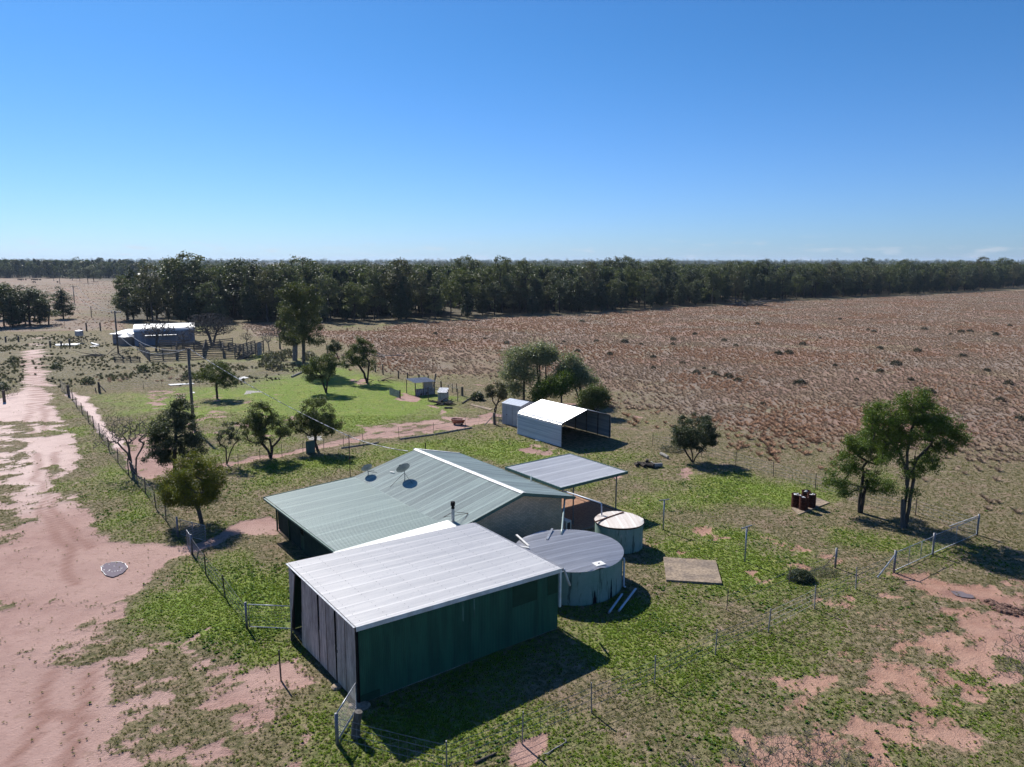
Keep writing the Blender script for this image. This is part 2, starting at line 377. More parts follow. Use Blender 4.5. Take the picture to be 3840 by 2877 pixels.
# paddock of tall dry grass
area('dry', .18, 6, [(1440, 1400), (1880, 1450), (2340, 1600), (2560, 1640), (2900, 1740), (3340, 1800), (BIG, 1990), (BIG, 1085), (1480, 1215)])
area('dry', .45, 5, [(1420, 1370), (1500, 1400), (1880, 1430), (2330, 1540), (2560, 1560), (2850, 1660), (3120, 1720), (3640, 1720), (BIG, 1740), (BIG, 1085), (1480, 1215)])
area('dry', 1, 11, [(1200, 1245), (1300, 1292), (1420, 1345), (1480, 1385), (1575, 1385), (1640, 1312), (1880, 1312), (2060, 1350), (2240, 1420), (2500, 1440), (2780, 1555), (3000, 1600), (3160, 1610), (3640, 1640), (BIG, 1655), (BIG, 1085), (3310, 1116), (2960, 1130), (2560, 1156), (2200, 1184), (1860, 1196), (1570, 1216), (1400, 1240), (1215, 1240)])
area('dry', .55, 4, [(1640, 1312), (1880, 1312), (1900, 1400), (1660, 1400)])
strip('dirt', .75, 1, 1.0, [(1760, 1440), (1830, 1449), (1930, 1470), (2100, 1510), (2330, 1545), (2440, 1570)])
area('dry', .25, 3, [(1470, 1240), (1300, 1218), (1230, 1218), (1230, 1240)])
# scrubby ground left and centre
area('scrub', .8, 6, [(-300, 1260), (330, 1255), (700, 1350), (1250, 1360), (1200, 1400), (960, 1440), (700, 1440), (380, 1450), (170, 1450), (-300, 1480)])
area('dry', .12, 5, [(170, 1400), (700, 1370), (930, 1410), (700, 1440), (250, 1470)])
area('lush', .5, 3, [(560, 1350), (900, 1345), (900, 1370), (560, 1375)])
area('lush', .65, 3, [(900, 1330), (1200, 1330), (1200, 1380), (980, 1400), (930, 1350)])
# lawns and yards
area('lush', .72, 2, [(380, 1480), (600, 1462), (900, 1440), (1290, 1380), (1480, 1415), (1850, 1555), (1700, 1565), (1400, 1590), (1080, 1640), (800, 1680), (560, 1700), (470, 1620)])
area('lush', 1.25, 3, [(980, 1420), (1300, 1390), (1560, 1490), (1550, 1560), (1350, 1590), (1080, 1560), (1000, 1500)])
area('lush', .5, 2, [(560, 1620), (900, 1600), (960, 1700), (760, 1760), (560, 1780)])
area('lush', .75, 1.5, [(860, 1780), (1100, 1715), (1500, 1650), (1850, 1590), (1960, 1650), (2110, 1700), (2330, 1690), (2430, 1680), (2620, 1780), (3060, 1850), (3060, 1900), (2500, 1900), (2100, 1850), (1700, 1700), (1300, 1780), (1250, 1800), (980, 1860), (900, 1830)])
area('lush', .45, 2, [(860, 1850), (1250, 1790), (980, 1880), (1020, 1960), (880, 2000), (840, 1950)])
area('lush', .85, 2, [(2500, 1780), (2650, 1760), (3050, 1850), (2950, 1900), (2560, 1860)])
area('lush', .35, 2, [(2130, 1740), (2500, 1770), (2560, 1870), (2950, 1930), (3150, 2000), (3100, 2060), (2700, 1960), (2250, 1880), (2150, 1800)])
area('lush', .80, 2, [(2350, 1920), (2700, 1990), (3000, 2080), (3100, 2180), (2750, 2420), (2400, 2560), (2080, 2560), (2080, 2350), (2350, 2200), (2450, 2050)])
area('lush', .55, 1.5, [(200, 1490), (280, 1500), (360, 1600), (560, 1850), (680, 2030), (600, 2040), (420, 1980), (330, 1850), (270, 1650)])
area('lush', 1, 1., [(740, 2110), (860, 2060), (1010, 2110), (1090, 2150), (1110, 2370), (1140, 2440), (960, 2480), (820, 2460), (620, 2400), (600, 2250), (640, 2170), (700, 2110)])
area('lush', .62, 2, [(1380, 2877), (1300, 2800), (1340, 2700), (2100, 2380), (2300, 2480), (2900, 2260), (3290, 2180), (3120, 2420), (2650, 2700), (2100, 2940), (1380, 2990)])
area('lush', .55, 1.5, [(1180, 2650), (1320, 2700), (1300, 3000), (1100, 3000), (1150, 2800)])
area('lush', .28, 3, [(3120, 2300), (3900, 2500), (3900, 3100), (2100, 3100), (2400, 2800)])
area('lush', .6, 2, [(3150, 1980), (3450, 2000), (3800, 2060), (3800, 2120), (3480, 2080), (3250, 2060)])
# bare red soil
area('dirt', .40, 3, [(2250, 1900), (3100, 2060), (3330, 2200), (3900, 2150), (3900, 3100), (2300, 3100), (2900, 2600), (3000, 2300), (2300, 2050)])
area('dirt', .55, 2.5, [(3050, 2500), (3500, 2350), (3900, 2500), (3900, 3100), (2500, 3100), (2800, 2700)])
area('dirt', .74, 1.5, [(3230, 2090), (3400, 2130), (3560, 2160), (3900, 2190), (3900, 2480), (3700, 2440), (3500, 2330), (3420, 2220), (3330, 2170)])
strip('dirt', .55, 1.5, 1.6, [(2650, 1990), (2800, 2000), (3000, 2060), (3150, 2100), (3300, 2140)])
area('dirt', .55, 1.5, [(2500, 1725), (2620, 1745), (2640, 1800), (2500, 1810)])
area('dirt', .58, 2, [(2150, 1730), (2300, 1760), (2440, 1860), (2550, 1880), (2520, 1900), (2330, 1880)])
# station track and forecourt
area('dirt', .60, 2, [(0, 1590), (250, 1590), (290, 1750), (330, 1900), (430, 2010), (640, 2060), (560, 2160), (430, 2330), (380, 2500), (430, 2877), (500, 3200), (-900, 3200), (-900, 1590)])
area('dirt', .50, 1.5, [(430, 2330), (640, 2170), (600, 2330), (820, 2480), (1140, 2450), (1250, 2660), (1200, 2877), (1200, 3200), (420, 3200), (380, 2500)])
area('dirt', .62, 1.5, [(840, 2520), (1100, 2440), (1160, 2500), (1040, 2560), (900, 2620)])
area('dirt', .97, 1, [(160, 1455), (205, 1490), (215, 1560), (225, 1585), (0, 1580), (-200, 1570), (-200, 1545), (0, 1495), (60, 1470), (85, 1445)])
area('dirt', .98, .8, [(108, 1306), (156, 1306), (165, 1380), (193, 1450), (85, 1450), (92, 1380), (84, 1335)])
area('dirt', 1.0, 1.2, [(140, 1620), (265, 1633), (285, 1760), (200, 1790), (260, 1900), (310, 1920), (330, 2010), (430, 2050), (640, 2060), (720, 2070), (600, 2140), (540, 2180), (420, 2300), (280, 2280), (200, 2280), (60, 2230), (-300, 2230), (-300, 2050), (100, 2060), (150, 1950), (110, 1780)])
area('dirt', 1.06, 1.2, [(-900, 2460), (0, 2440), (180, 2490), (350, 2500), (420, 2650), (400, 2800), (420, 3200), (-900, 3200)])
area('dirt', .80, 1.5, [(100, 2280), (400, 2300), (380, 2480), (180, 2490), (-300, 2400), (-300, 2250)])
strip('dirt', .95, .5, 1.3, [(640, 2080), (730, 2065), (800, 2030), (880, 1985), (1000, 1960), (1030, 2000)])
area('dirt', .9, .6, [(880, 1960), (1030, 1930), (1045, 1995), (960, 2010), (880, 2000)])
strip('dirt', .90, .5, .9, [(112, 1304), (110, 1290), (135, 1275), (158, 1262), (190, 1258)])
strip('dirt', .85, .5, .7, [(156, 1304), (150, 1290), (170, 1272), (200, 1262)])
area('dirt', .1, .4, [(128, 1262), (128, 1345), (136, 1410), (140, 1400), (133, 1330), (136, 1262)])
area('dirt', .58, 1, [(-300, 1610), (60, 1608), (260, 1590), (262, 1628), (60, 1645), (-300, 1650)])
area('dirt', .4, 1, [(180, 1730), (280, 1760), (300, 1860), (210, 1900), (165, 1800)])
# yard paths
strip('dirt', .95, .4, 1.1, [(275, 1475), (310, 1500), (345, 1550), (400, 1610), (450, 1670), (520, 1740), (560, 1790)])
area('dirt', .75, 1, [(480, 1640), (620, 1620), (700, 1760), (560, 1800), (500, 1740)])
strip('dirt', .88, .8, 1.7, [(760, 1765), (870, 1738), (1000, 1715), (1180, 1680), (1350, 1645), (1500, 1620), (1640, 1590), (1760, 1565), (1880, 1560)])
area('dirt', .7, .8, [(1350, 1600), (1640, 1570), (1860, 1545), (1870, 1590), (1500, 1640), (1340, 1660)])
area('dirt', .85, .5, [(1520, 1470), (1560, 1485), (1590, 1500), (1560, 1510), (1470, 1496), (1500, 1485)])
strip('dirt', .8, .6, .8, [(1605, 1523), (1640, 1535), (1650, 1555), (1700, 1575)])
area('dirt', .75, .8, [(740, 1480), (830, 1462), (900, 1480), (880, 1500), (760, 1505)])
area('dirt', .36, 4, [(560, 1470), (1000, 1440), (1280, 1580), (1500, 1560), (1400, 1600), (900, 1700), (500, 1620)])
area('dirt', .6, 1, [(1310, 1425), (1390, 1415), (1400, 1440), (1340, 1445)])
area('dirt', .62, 1, [(1930, 1680), (2060, 1665), (2120, 1700), (2060, 1712), (1960, 1700)])
area('dirt', .6, .8, [(1990, 1665), (2080, 1680), (2110, 1700), (2040, 1690)])
area('dirt', .5, 1.2, [(540, 1460), (700, 1470), (700, 1510), (560, 1520)])
for q_ in ([(208, 2502), (170, 2600), (150, 2671), (110, 2770), (78, 2840), (30, 2960)], [(351, 2502), (335, 2600), (318, 2671), (290, 2780), (247, 2877), (200, 2990)], [(175, 2671), (260, 2672), (364, 2676)], [(133, 1700), (150, 1850), (190, 1960), (230, 2060), (250, 2200)], [(190, 1700), (205, 1850), (250, 1960), (300, 2060)], [(98, 1640), (112, 1540), (125, 1450), (112, 1380), (100, 1330)], [(160, 1640), (165, 1540), (158, 1450), (148, 1380), (140, 1330)]): strip('rut', .85, .22, .38, q_)
strip('rut', 1, .4, .9, [(3560, 2222), (3700, 2262), (3780, 2285), (3900, 2330)])
for q_ in ([(660, 2440), (760, 2380), (860, 2330)], [(880, 2540), (1000, 2500), (1090, 2470)], [(1000, 2560), (1060, 2600), (1130, 2640)]): strip('dirt', .75, .2, .35, q_)
area('pale', .8, 5, [(100, 1262), (190, 1256), (165, 1380), (210, 1490), (270, 1640), (290, 1760), (300, 1850), (110, 1900), (-200, 1750), (-300, 1560), (60, 1460)])
strip('pale', .9, .5, 1.2, [(275, 1475), (310, 1500), (345, 1550), (400, 1610), (450, 1670)])
area('red', 1, 4, [(2200, 1850), (3300, 2000), (3900, 2050), (3900, 3200), (1900, 3200), (2300, 2500)])
strip('dirt', .75, .6, 1.1, [(1930, 2800), (2010, 2770), (2100, 2740)])
FIELDS = ('dirt', 'lush', 'dry', 'scrub', 'crop', 'red', 'litter', 'rut', 'pale')
def fields(x, y):
    x = np.asarray(x, float); y = np.asarray(y, float)
    F = {k: np.full(x.shape, b) for k, b in zip(FIELDS, (.0, .14, 0., .15, 0., .25, 0., 0., 0.))}
    wx = x+(fbm(x, y, 3., 2, 41)-.5)*1.5; wy = y+(fbm(x, y, 3., 2, 57)-.5)*1.5
    for fld, val, soft, P, closed, wd in OPS:
        if fld == 'lush': soft = soft*2.2; val = val*.92
        P = np.array(P); m = 3*soft+wd+2
        sel = (x > P[:, 0].min()-m) & (x < P[:, 0].max()+m) & (y > P[:, 1].min()-m) & (y < P[:, 1].max()+m)
        if not sel.any(): continue
        d = segdist(wx[sel], wy[sel], [tuple(q) for q in P], closed)-wd/2*(not closed)
        c = sstep(soft, -soft, d)
        F[fld][sel] = F[fld][sel]*(1-c)+val*c
        if fld in ('dirt',) and val > .5: F['dry'][sel] *= 1-c*.8
    d = F['dirt']-.6*F['dry']+(fbm(x, y, 1.3, 5, 3)-.5)*1.1+(fbm(x, y, .5, 2, 8)-.5)*.35
    F['soil'] = sstep(.40, .76, d)
    l = F['lush']+(fbm(x, y, 3.2, 5, 11)-.5)*1.05
    F['lushm'] = sstep(.22, .95, l)
    t = F['dry']+(fbm(x, y, 7., 4, 23)-.5)*.5*np.minimum(1, F['dry']*2)
    F['drym'] = np.clip(t, 0, 1)
    return F

def grid_axis(lo, hi, step, far_lo, far_hi, g=1.08):
    mid = np.arange(lo, hi+step/2, step); r = []; s = step; v = hi
    while v < far_hi: s *= g; v += s; r.append(v)
    l = []; s = step; v = lo
    while v > far_lo: s *= g; v -= s; l.append(v)
    return np.concatenate([np.array(l[::-1]), mid, r])
gx = grid_axis(-46, 46, .32, -40000, 40000, 1.05); gy = grid_axis(12, 90, .32, -3000, 45000, 1.028)
GX, GY = np.meshgrid(gx, gy); gF = fields(GX.ravel(), GY.ravel())
nx, ny = len(gx), len(gy)
ii, jj = np.meshgrid(np.arange(nx-1), np.arange(ny-1))
quads = np.stack([(jj*nx+ii), (jj*nx+ii+1), ((jj+1)*nx+ii+1), ((jj+1)*nx+ii)], -1).reshape(-1, 4)
gz = (fbm(GX.ravel(), GY.ravel(), 5., 3, 77)-.5)*.10*sstep(90, 30, np.hypot(GX.ravel(), GY.ravel()-30))
gz -= .03*gF['soil']
GV = np.stack([GX.ravel(), GY.ravel(), gz], 1)
def ground_mat():
    t = Nt('ground', .95, .1)
    so_, lu, dr, sc, cr_, rd, lt, ru, pa = [t.attr(k) for k in ('soil', 'lushm', 'drym', 'scrub', 'crop', 'red', 'litter', 'rut', 'pale')]
    fine = t.noise(3.2, 6, .7); mid = t.noise(.7, 5, .6, off=7); big = t.noise(.09, 4, .55, off=2); vf = t.noise(14, 3, .7, off=5)
    soil = t.mix(t.mr(mid, .3, .7), (.28, .175, .155), (.37, .245, .22))
    soil = t.mix(t.mr(big, .4, .65), soil, (.38, .26, .23))
    soil = t.mix(t.mr(fine, .55, .75), soil, (.21, .125, .105))
    soil = t.mix(t.math('MULTIPLY', t.mr(t.noise(1.6, 5, .7, off=31), .56, .7), .6), soil, (.23, .155, .12))
    soil = t.mix(t.math('MULTIPLY', rd, .8), soil, t.mix(t.mr(mid, .3, .7), (.27, .14, .095), (.37, .22, .155)))
    soil = t.mix(t.math('MULTIPLY', pa, t.mr(mid, .2, .7, .5, 1.)), soil, (.60, .465, .42))
    soil = t.mix(t.math('MULTIPLY', ru, t.mr(mid, .25, .6, .35, .85)), soil, (.235, .13, .105))
    mk = t.mr(t.noise(2.6, 6, .75, (.55, 1.4, 1), off=41), .60, .68)
    soil = t.mix(t.math('MULTIPLY', mk, .55), soil, (.14, .085, .07))
    olive = t.mix(t.mr(fine, .35, .65), (.075, .078, .03), (.25, .195, .12))
    soil = t.mix(t.math('MULTIPLY', pa, t.mr(mid, .2, .7, .5, 1.)), soil, (.60, .465, .42))
    soil = t.mix(t.math('MULTIPLY', ru, t.mr(mid, .25, .6, .35, .85)), soil, (.235, .13, .105))
    olive = t.mix(t.mr(mid, .5, .75), olive, (.24, .165, .115))
    green = t.mix(t.mr(fine, .35, .7), (.115, .185, .026), (.21, .265, .05))
    green = t.mix(t.mr(mid, .45, .7), green, (.21, .26, .038))
    gr = t.mix(lu, olive, green)
    gr = t.mix(t.math('MULTIPLY', t.mr(t.noise(5.5, 4, .7, off=51), .55, .7), .5), gr, (.055, .065, .028))
    strw = t.mr(t.noise(1.5, 6, .72, off=17), .54, .66)
    gr = t.mix(t.math('MULTIPLY', strw, t.math('SUBTRACT', .95, t.math('MULTIPLY', lu, .45))), gr, t.mix(t.mr(vf, .3, .7), (.23, .16, .115), (.37, .275, .21)))
    scb = t.mix(t.mr(fine, .4, .6), (.105, .10, .06), (.25, .22, .165))
    gr = t.mix(t.math('MULTIPLY', sc, t.mr(mid, .35, .6), True), gr, scb)
    bnd = t.noise(.045, 5, .6, (1, 1.6, 1), off=12)
    dry = t.mix(t.mr(fine, .3, .7), (.165, .13, .105), (.30, .235, .19))
    dry = t.mix(t.mr(bnd, .42, .58), dry, t.mix(t.mr(mid, .3, .7), (.20, .13, .10), (.295, .20, .155)))
    dry = t.mix(t.math('MULTIPLY', t.mr(big, .5, .7), .5), dry, (.22, .205, .11))
    gr = t.mix(t.mr(dr, .25, .75), gr, dry)
    gr = t.mix(lt, gr, t.mix(t.mr(mid, .35, .65), (.055, .05, .035), (.12, .10, .07)))
    gr = t.mix(cr_, gr, (.12, .24, .03))
    thr = t.math('ADD', t.math('SUBTRACT', so_, t.math('MULTIPLY', dr, .5)), t.math('MULTIPLY', t.math('SUBTRACT', t.math('ADD', t.math('MULTIPLY', fine, .55), t.math('MULTIPLY', t.noise(9, 4, .7, off=61), .45)), .5), 2.4))
    m_ = t.mr(thr, .36, .62)
    col = t.mix(m_, gr, soil)
    t.bump(t.math('ADD', t.math('MULTIPLY', fine, t.math('SUBTRACT', 1.25, so_)), t.math('MULTIPLY', vf, .35)), .16, .9)
    return t.out(col)
M['ground'] = ground_mat()
TRACK = [tuple(gp(*p)[:2]) for p in [(190, 1256), (150, 1262), (108, 1290), (84, 1335), (92, 1380), (75, 1450), (0, 1495), (-200, 1550), (-900, 1590), (-900, 3200), (420, 3200), (400, 2800), (420, 2650), (350, 2500), (430, 2330), (540, 2180), (640, 2100), (640, 2060), (430, 2010), (330, 1900), (290, 1750), (262, 1633), (215, 1560), (205, 1490), (163, 1430), (158, 1304), (205, 1262)]]
PADD = [tuple(gp(*p)[:2]) for p in [(1200, 1245), (1480, 1400), (1880, 1430), (2330, 1540), (2560, 1560), (2850, 1660), (3120, 1720), (3640, 1720), (5200, 1740), (5200, 1040), (3840, 1082), (3310, 1114), (2960, 1128), (2560, 1154), (2200, 1178), (1860, 1190), (1480, 1215)]]
qc = GV[quads].mean(1)
isT = segdist(qc[:, 0], qc[:, 1], TRACK) < 0; isP = (segdist(qc[:, 0], qc[:, 1], PADD) < 0) & ~isT
for nm, sel in (('ground', ~isT & ~isP), ('dirt_track', isT), ('paddock', isP)):
    q = quads[sel]; u, inv = np.unique(q, return_inverse=True)
    me = np_mesh(nm, GV[u], inv.reshape(-1, 4), {k: gF[k][u] for k in ('soil', 'lushm', 'drym', 'scrub', 'crop', 'red', 'litter', 'rut', 'pale')})
    o = link_mesh(nm, me, M['ground'], smooth=True); o['kind'] = 'structure'

# ------------------------------------------------------------------ scattering (one object each) of small plants
def protos(name, objs):
    c = bpy.data.collections.new(name)
    for o in objs: c.objects.link(o)
    return c
def scatter(name, pts, scl, rot, coll, label, cat, idx=None):
    me = bpy.data.meshes.new(name); me.vertices.add(len(pts)); me.vertices.foreach_set('co', np.asarray(pts, np.float32).ravel())
    for k, v in (('scl', scl), ('rotz', rot)):
        a = me.attributes.new(k, 'FLOAT', 'POINT'); a.data.foreach_set('value', np.asarray(v, np.float32))
    a = me.attributes.new('idx', 'INT', 'POINT'); a.data.foreach_set('value', np.asarray(idx if idx is not None else rs.randint(0, 99, len(pts)), np.int32))
    o = bpy.data.objects.new(name, me); COL.objects.link(o); tag(o, label, cat, kind='stuff')
    g = bpy.data.node_groups.new(name, 'GeometryNodeTree')
    g.interface.new_socket('Geometry', in_out='INPUT', socket_type='NodeSocketGeometry'); g.interface.new_socket('Geometry', in_out='OUTPUT', socket_type='NodeSocketGeometry')
    gi = g.nodes.new('NodeGroupInput'); go = g.nodes.new('NodeGroupOutput')
    mp = g.nodes.new('GeometryNodeMeshToPoints'); ip = g.nodes.new('GeometryNodeInstanceOnPoints'); ci = g.nodes.new('GeometryNodeCollectionInfo')
    ci.inputs['Collection'].default_value = coll; ci.inputs['Separate Children'].default_value = True; ci.inputs['Reset Children'].default_value = True
    ip.inputs['Pick Instance'].default_value = True
    def na(k, ty='FLOAT'):
        n = g.nodes.new('GeometryNodeInputNamedAttribute'); n.data_type = ty; n.inputs[0].default_value = k; return n.outputs[0]
    cx = g.nodes.new('ShaderNodeCombineXYZ'); g.links.new(na('rotz'), cx.inputs[2])
    L = g.links.new
    L(gi.outputs[0], mp.inputs[0]); L(mp.outputs[0], ip.inputs['Points']); L(ci.outputs[0], ip.inputs['Instance'])
    L(na('scl'), ip.inputs['Scale']); L(cx.outputs[0], ip.inputs['Rotation']); L(na('idx', 'INT'), ip.inputs['Instance Index']); L(ip.outputs[0], go.inputs[0])
    md = o.modifiers.new('scatter', 'NODES'); md.node_group = g
    return o
def leaf_mesh(name, C, size, rng, aspect=.5, droop=0., tone=None, upright=0.):
    """C (n,3) leaf centres -> rhombic leaves of random orientation"""
    n = len(C); th = rng.uniform(0, 2*np.pi, n); z = rng.uniform(-1, 1, n)*(1-upright)+upright*rng.uniform(.5, 1, n)-droop
    z = np.clip(z, -1, 1); r = np.sqrt(1-z*z); a = np.stack([r*np.cos(th), r*np.sin(th), z], 1)
    q = rng.normal(size=(n, 3)); b = np.cross(a, q); b /= np.linalg.norm(b, axis=1)[:, None]+1e-9
    s = (size*rng.uniform(.6, 1.35, n))[:, None] if np.isscalar(size) else (size*rng.uniform(.6, 1.35, n))[:, None]
    V = np.stack([C-a*s*.5, C+b*s*.5*aspect, C+a*s*.5, C-b*s*.5*aspect], 1).reshape(-1, 3)
    F = np.arange(4*n).reshape(n, 4)
    tn = np.repeat(rng.uniform(0, 1, n) if tone is None else tone, 4)
    return np_mesh(name, V, F, {'tone': tn})
def tuft_mesh(name, rng, nb, h, spread, wd, mat, bend=.5, leaf=False):
    """blades fanning from a point"""
    th = rng.uniform(0, 2*np.pi, nb); el = rng.uniform(.15, 1, nb)*spread; L = h*rng.uniform(.55, 1.1, nb)
    d = np.stack([np.cos(th)*np.sin(el), np.sin(th)*np.sin(el), np.cos(el)], 1); s = np.stack([-np.sin(th), np.cos(th), 0*th], 1)
    b0 = d*[1, 1, 0]*h*.12+rng.normal(size=(nb, 3))*[h*.08, h*.08, 0]
    m = b0+d*(L*.55)[:, None]; e = b0+d*L[:, None]+np.stack([np.cos(th), np.sin(th), -.6+0*th], 1)*(L*bend*.3)[:, None]
    w_ = wd*h
    V = np.stack([b0-s*w_*.4, b0+s*w_*.4, m+s*w_*(1. if leaf else .5), e, m-s*w_*(1. if leaf else .5)], 1).reshape(-1, 3)
    F = np.arange(5*nb).reshape(nb, 5)
    me = np_mesh(name, V, F, {'tone': np.repeat(rng.uniform(0, 1, nb), 5)}); me.materials.append(mat)
    return bpy.data.objects.new(name, me)
rg = np.random.RandomState(5)
def cand(n, x0, x1, y0, y1, lin=True):
    y = rg.uniform(y0, y1, n) if lin else np.exp(rg.uniform(math.log(y0), math.log(y1), n))
    x = rg.uniform(-1, 1, n)*(y*.73+4) if x0 is None else rg.uniform(x0, x1, n)
    return x, y
def zat(x, y):
    return (fbm(x, y, 5., 3, 77)-.5)*.10*sstep(90, 30, np.hypot(x, y-30))
EXCL = []   # footprints kept clear of plants: (origin, angle, u0, u1, v0, v1)
def clear(x, y):
    k = np.ones(x.shape, bool)
    for (ox, oy), an, u0, u1, v0, v1 in EXCL:
        c, s_ = math.cos(an), math.sin(an); u = (x-ox)*c+(y-oy)*s_; v = -(x-ox)*s_+(y-oy)*c
        k &= ~((u > u0) & (u < u1) & (v > v0) & (v < v1))
    return k
G0 = (-5.58, 24.27); GA = .6376; GL, GW = 9.46, 6.83
H0 = (.64, 38.63); HA = .651
EXCL += [(G0, GA, -.1, GL+.1, -.1, GW+.9), (H0, HA, -9.9, 3.4, -.3, 12), (H0, HA, 3, 9.7, .4, 6.4), ((8.3, 37.72), -.17, 0, 2.8, -3, 0)]
def plants(name, x, y, dens, s0, s1, coll, label, cat):
    F = fields(x, y); p = dens(F, x, y); k = (rg.uniform(0, 1, len(x)) < p) & clear(x, y)
    x, y = x[k], y[k]; n = len(x)
    print('plants', name, n)
    ix = rg.randint(0, 6, n)
    if cat == 'dry grass': ix = np.where(fbm(x, y, 16., 3, 61)+rg.normal(size=n)*.05 > .52, np.where(ix < 3, 0, 3), np.where(ix % 3 == 0, 1, ix))
    return scatter(name, np.stack([x, y, zat(x, y)], 1), rg.uniform(s0, s1, n)**1.0*(.75+.5*fbm(x, y, 9., 2, 5)), rg.uniform(0, 6.28, n), coll, label, cat, ix)
c_lush = protos('lush_tufts', [tuft_mesh('t', rg, 30, .055, 1.45, .17, M['tuft_green'], .4, True) for i in range(4)])
c_weed = protos('weed_tufts', [tuft_mesh('t', rg, 30, .08, 1.45, .28, M['tuft_weed'], .4, True) for i in range(4)])
c_oliv = protos('olive_tufts', [tuft_mesh('t', rg, 26, .065, 1.45, .12, M['tuft_olive'], .5) for i in range(4)])
c_dry = protos('dry_tufts', [tuft_mesh('t', rg, 60, .36, .8, .024, M['tuft_red' if i % 3 == 0 else 'tuft_dry'], .5) for i in range(6)])
c_scr = protos('scrub_tufts', [tuft_mesh('t', rg, 40, .34, 1.2, .10, M['scrub'], .4, True) for i in range(4)])
# ------------------------------------------------------------------ garage (big steel shed with skillion roof), local frame: x along the long front, y to the back
gar = thing('garage', 'large green steel shed with pale skillion roof and grey iron end doors', 'shed', (*G0, 0), GA)
H1, H2 = 3.13, 2.85
def gz_(u): return H1+(H2-H1)*u/GL
m = MB()
m.corr((-.04, -.10, H1), (-.04, GW+.04, H1), (GL+.10, GW+.04, gz_(GL+.1)), (GL+.10, -.10, gz_(GL+.1)), .076, .008)
m.build('roof', M['garage_roof'], gar)
m = MB()
for k in range(10):
    for j in range(0, 44):
        u = .25+k*(GL-.4)/9; v = .1+j*.152
        if (k*7+j) % 2 == 0: continue
        z = gz_(u)+.014; m.box(u-.009, u+.009, v-.009, v+.009, z, z+.010)
m.build('screw', M['dark_steel'], gar)['kind'] = 'stuff'
m = MB()
m.corr((GL, .0, 0.05), (0, .0, .05), (0, .0, H1-.05), (GL, .0, H2-.05), .076, .009)
m.corr((GL, GW, 0.05), (0, GW, .05), (0, GW, H1-.05), (GL, GW, H2-.05), .076, .009)
m.corr((GL, GW, .05), (GL, 0, .05), (GL, 0, H2-.05), (GL, GW, H2-.05), .076, .009)
for u in (1.9, 3.35, 4.85, 6.3, 6.95, 8.3, 8.85): m.box(u, u+.02, -.022, -.011, .05, gz_(u)-.05)
m.build('wall', M['green_clad'], gar)
for q in ((6.98, 8.28, 1.75, gz_(8.3)-.18), (8.87, 9.44, 1.75, gz_(9.4)-.18), (.10, .85, .06, .36)):
    m = MB(); m.box(q[0], q[1], -.030, -.012, q[2], q[3]); m.build('patch_panel', M['green_dark'], gar)
for u in (5.05, 4.52): m = MB(); m.box(u, u+.03, -.016, -.012, 1.9, 2.7); m.build('pale_strip', M['tank_wall'], gar)
m = MB()
m.hexa([(-.05, -.135, H1-.17), (GL+.12, -.135, H2-.18), (GL+.12, -.105, H2-.18), (-.05, -.105, H1-.17)], [(-.05, -.135, H1+.012), (GL+.12, -.135, H2+.008), (GL+.12, -.105, H2+.008), (-.05, -.105, H1+.012)])
m.build('barge_board', M['white_paint'], gar)
m = MB(); m.box(GL+.03, GL+.12, -.10, -.02, 1.05, H2-.2); m.build('corner_flashing', M['white_paint'], gar)
m = MB(); m.box(GL+.13, GL+.24, -.1, GW+.04, H2-.16, H2-.03); m.build('gutter', M['grey_steel'], gar)
m = MB()      # dark interior seen through the gap: floor, frame posts
for v in (.03, 1.9, 3.6, GW-.08): m.box(.03, .11, v, v+.07, 0, H1-.1)
m.box(.02, .09, .03, GW-.03, H1-.22, H1-.1)
m.build('frame', M['dark_steel'], gar)
m = MB(); m.box(0.0, GL, .02, GW-.02, -.05, .045); m.build('floor_slab', M['concrete_grey'], gar)
m = MB(); m.box(-.01, .06, -.03, .06, 0, H1-.08); m.build('corner_post', M['black_gap'], gar)
def door_leaf(v0, v1, off0, off1, lean=0.):
    """iron sliding door leaf hung off the end wall between v0 and v1, standing off by off0/off1 at the bottom"""
    m = MB()
    b0, b1 = (-.03-off0, v0, .10), (-.03-off1, v1, .10); t0, t1 = (-.03-off0*.3, v0, H1-.13), (-.03-off1*.3, v1, H1-.13)
    mid0 = tuple((np.array(b0)*.52+np.array(t0)*.48)); mid1 = tuple((np.array(b1)*.52+np.array(t1)*.48))
    m.corr(mid0, mid1, t1, t0, .076, .008); 
    o_ = np.array([-.012, 0, 0])
    m.corr(np.array(b0)+o_, np.array(b1)+o_, np.array(mid1)+o_+[0, 0, .06], np.array(mid0)+o_+[0, 0, .06], .076, .008)
    o = m.build('door', M['galv_dull'], gar)
    f = MB()
    f.bar(np.array(b0)+[.03, .02, 0], np.array(t0)+[.03, .02, 0], .04); f.bar(np.array(b1)+[.03, -.02, 0], np.array(t1)+[.03, -.02, 0], .04)
    f.bar(np.array(b0)+[.035, .04, .05], np.array(b1)+[.035, -.04, .05], .04)
    f.build('door_frame', M['dark_steel'], o); return o
door_leaf(.06, 1.72, .0, .03); door_leaf(1.73, 3.38, .03, .06); 
door_leaf(3.42, 5.20, .06, .12)
for v in (1.725, 3.40): m = MB(); m.box(-.115, -.06, v-.014, v+.014, .08, H1-.12); m.build('dark_gap_bar', M['black_gap'], gar)  # solid black bars stand in for the shade between the door leaves
m = MB(); m.box(-.085, -.072, .85, .865, .1, H1-.15); m.box(-.125, -.11, 2.55, 2.565, .1, H1-.15); m.build('sheet_lap', M['dark_steel'], gar)['kind'] = 'stuff'
d4 = door_leaf(5.75, 6.80, .42, .02); d4['label'] = 'end door leaf swung out ajar'
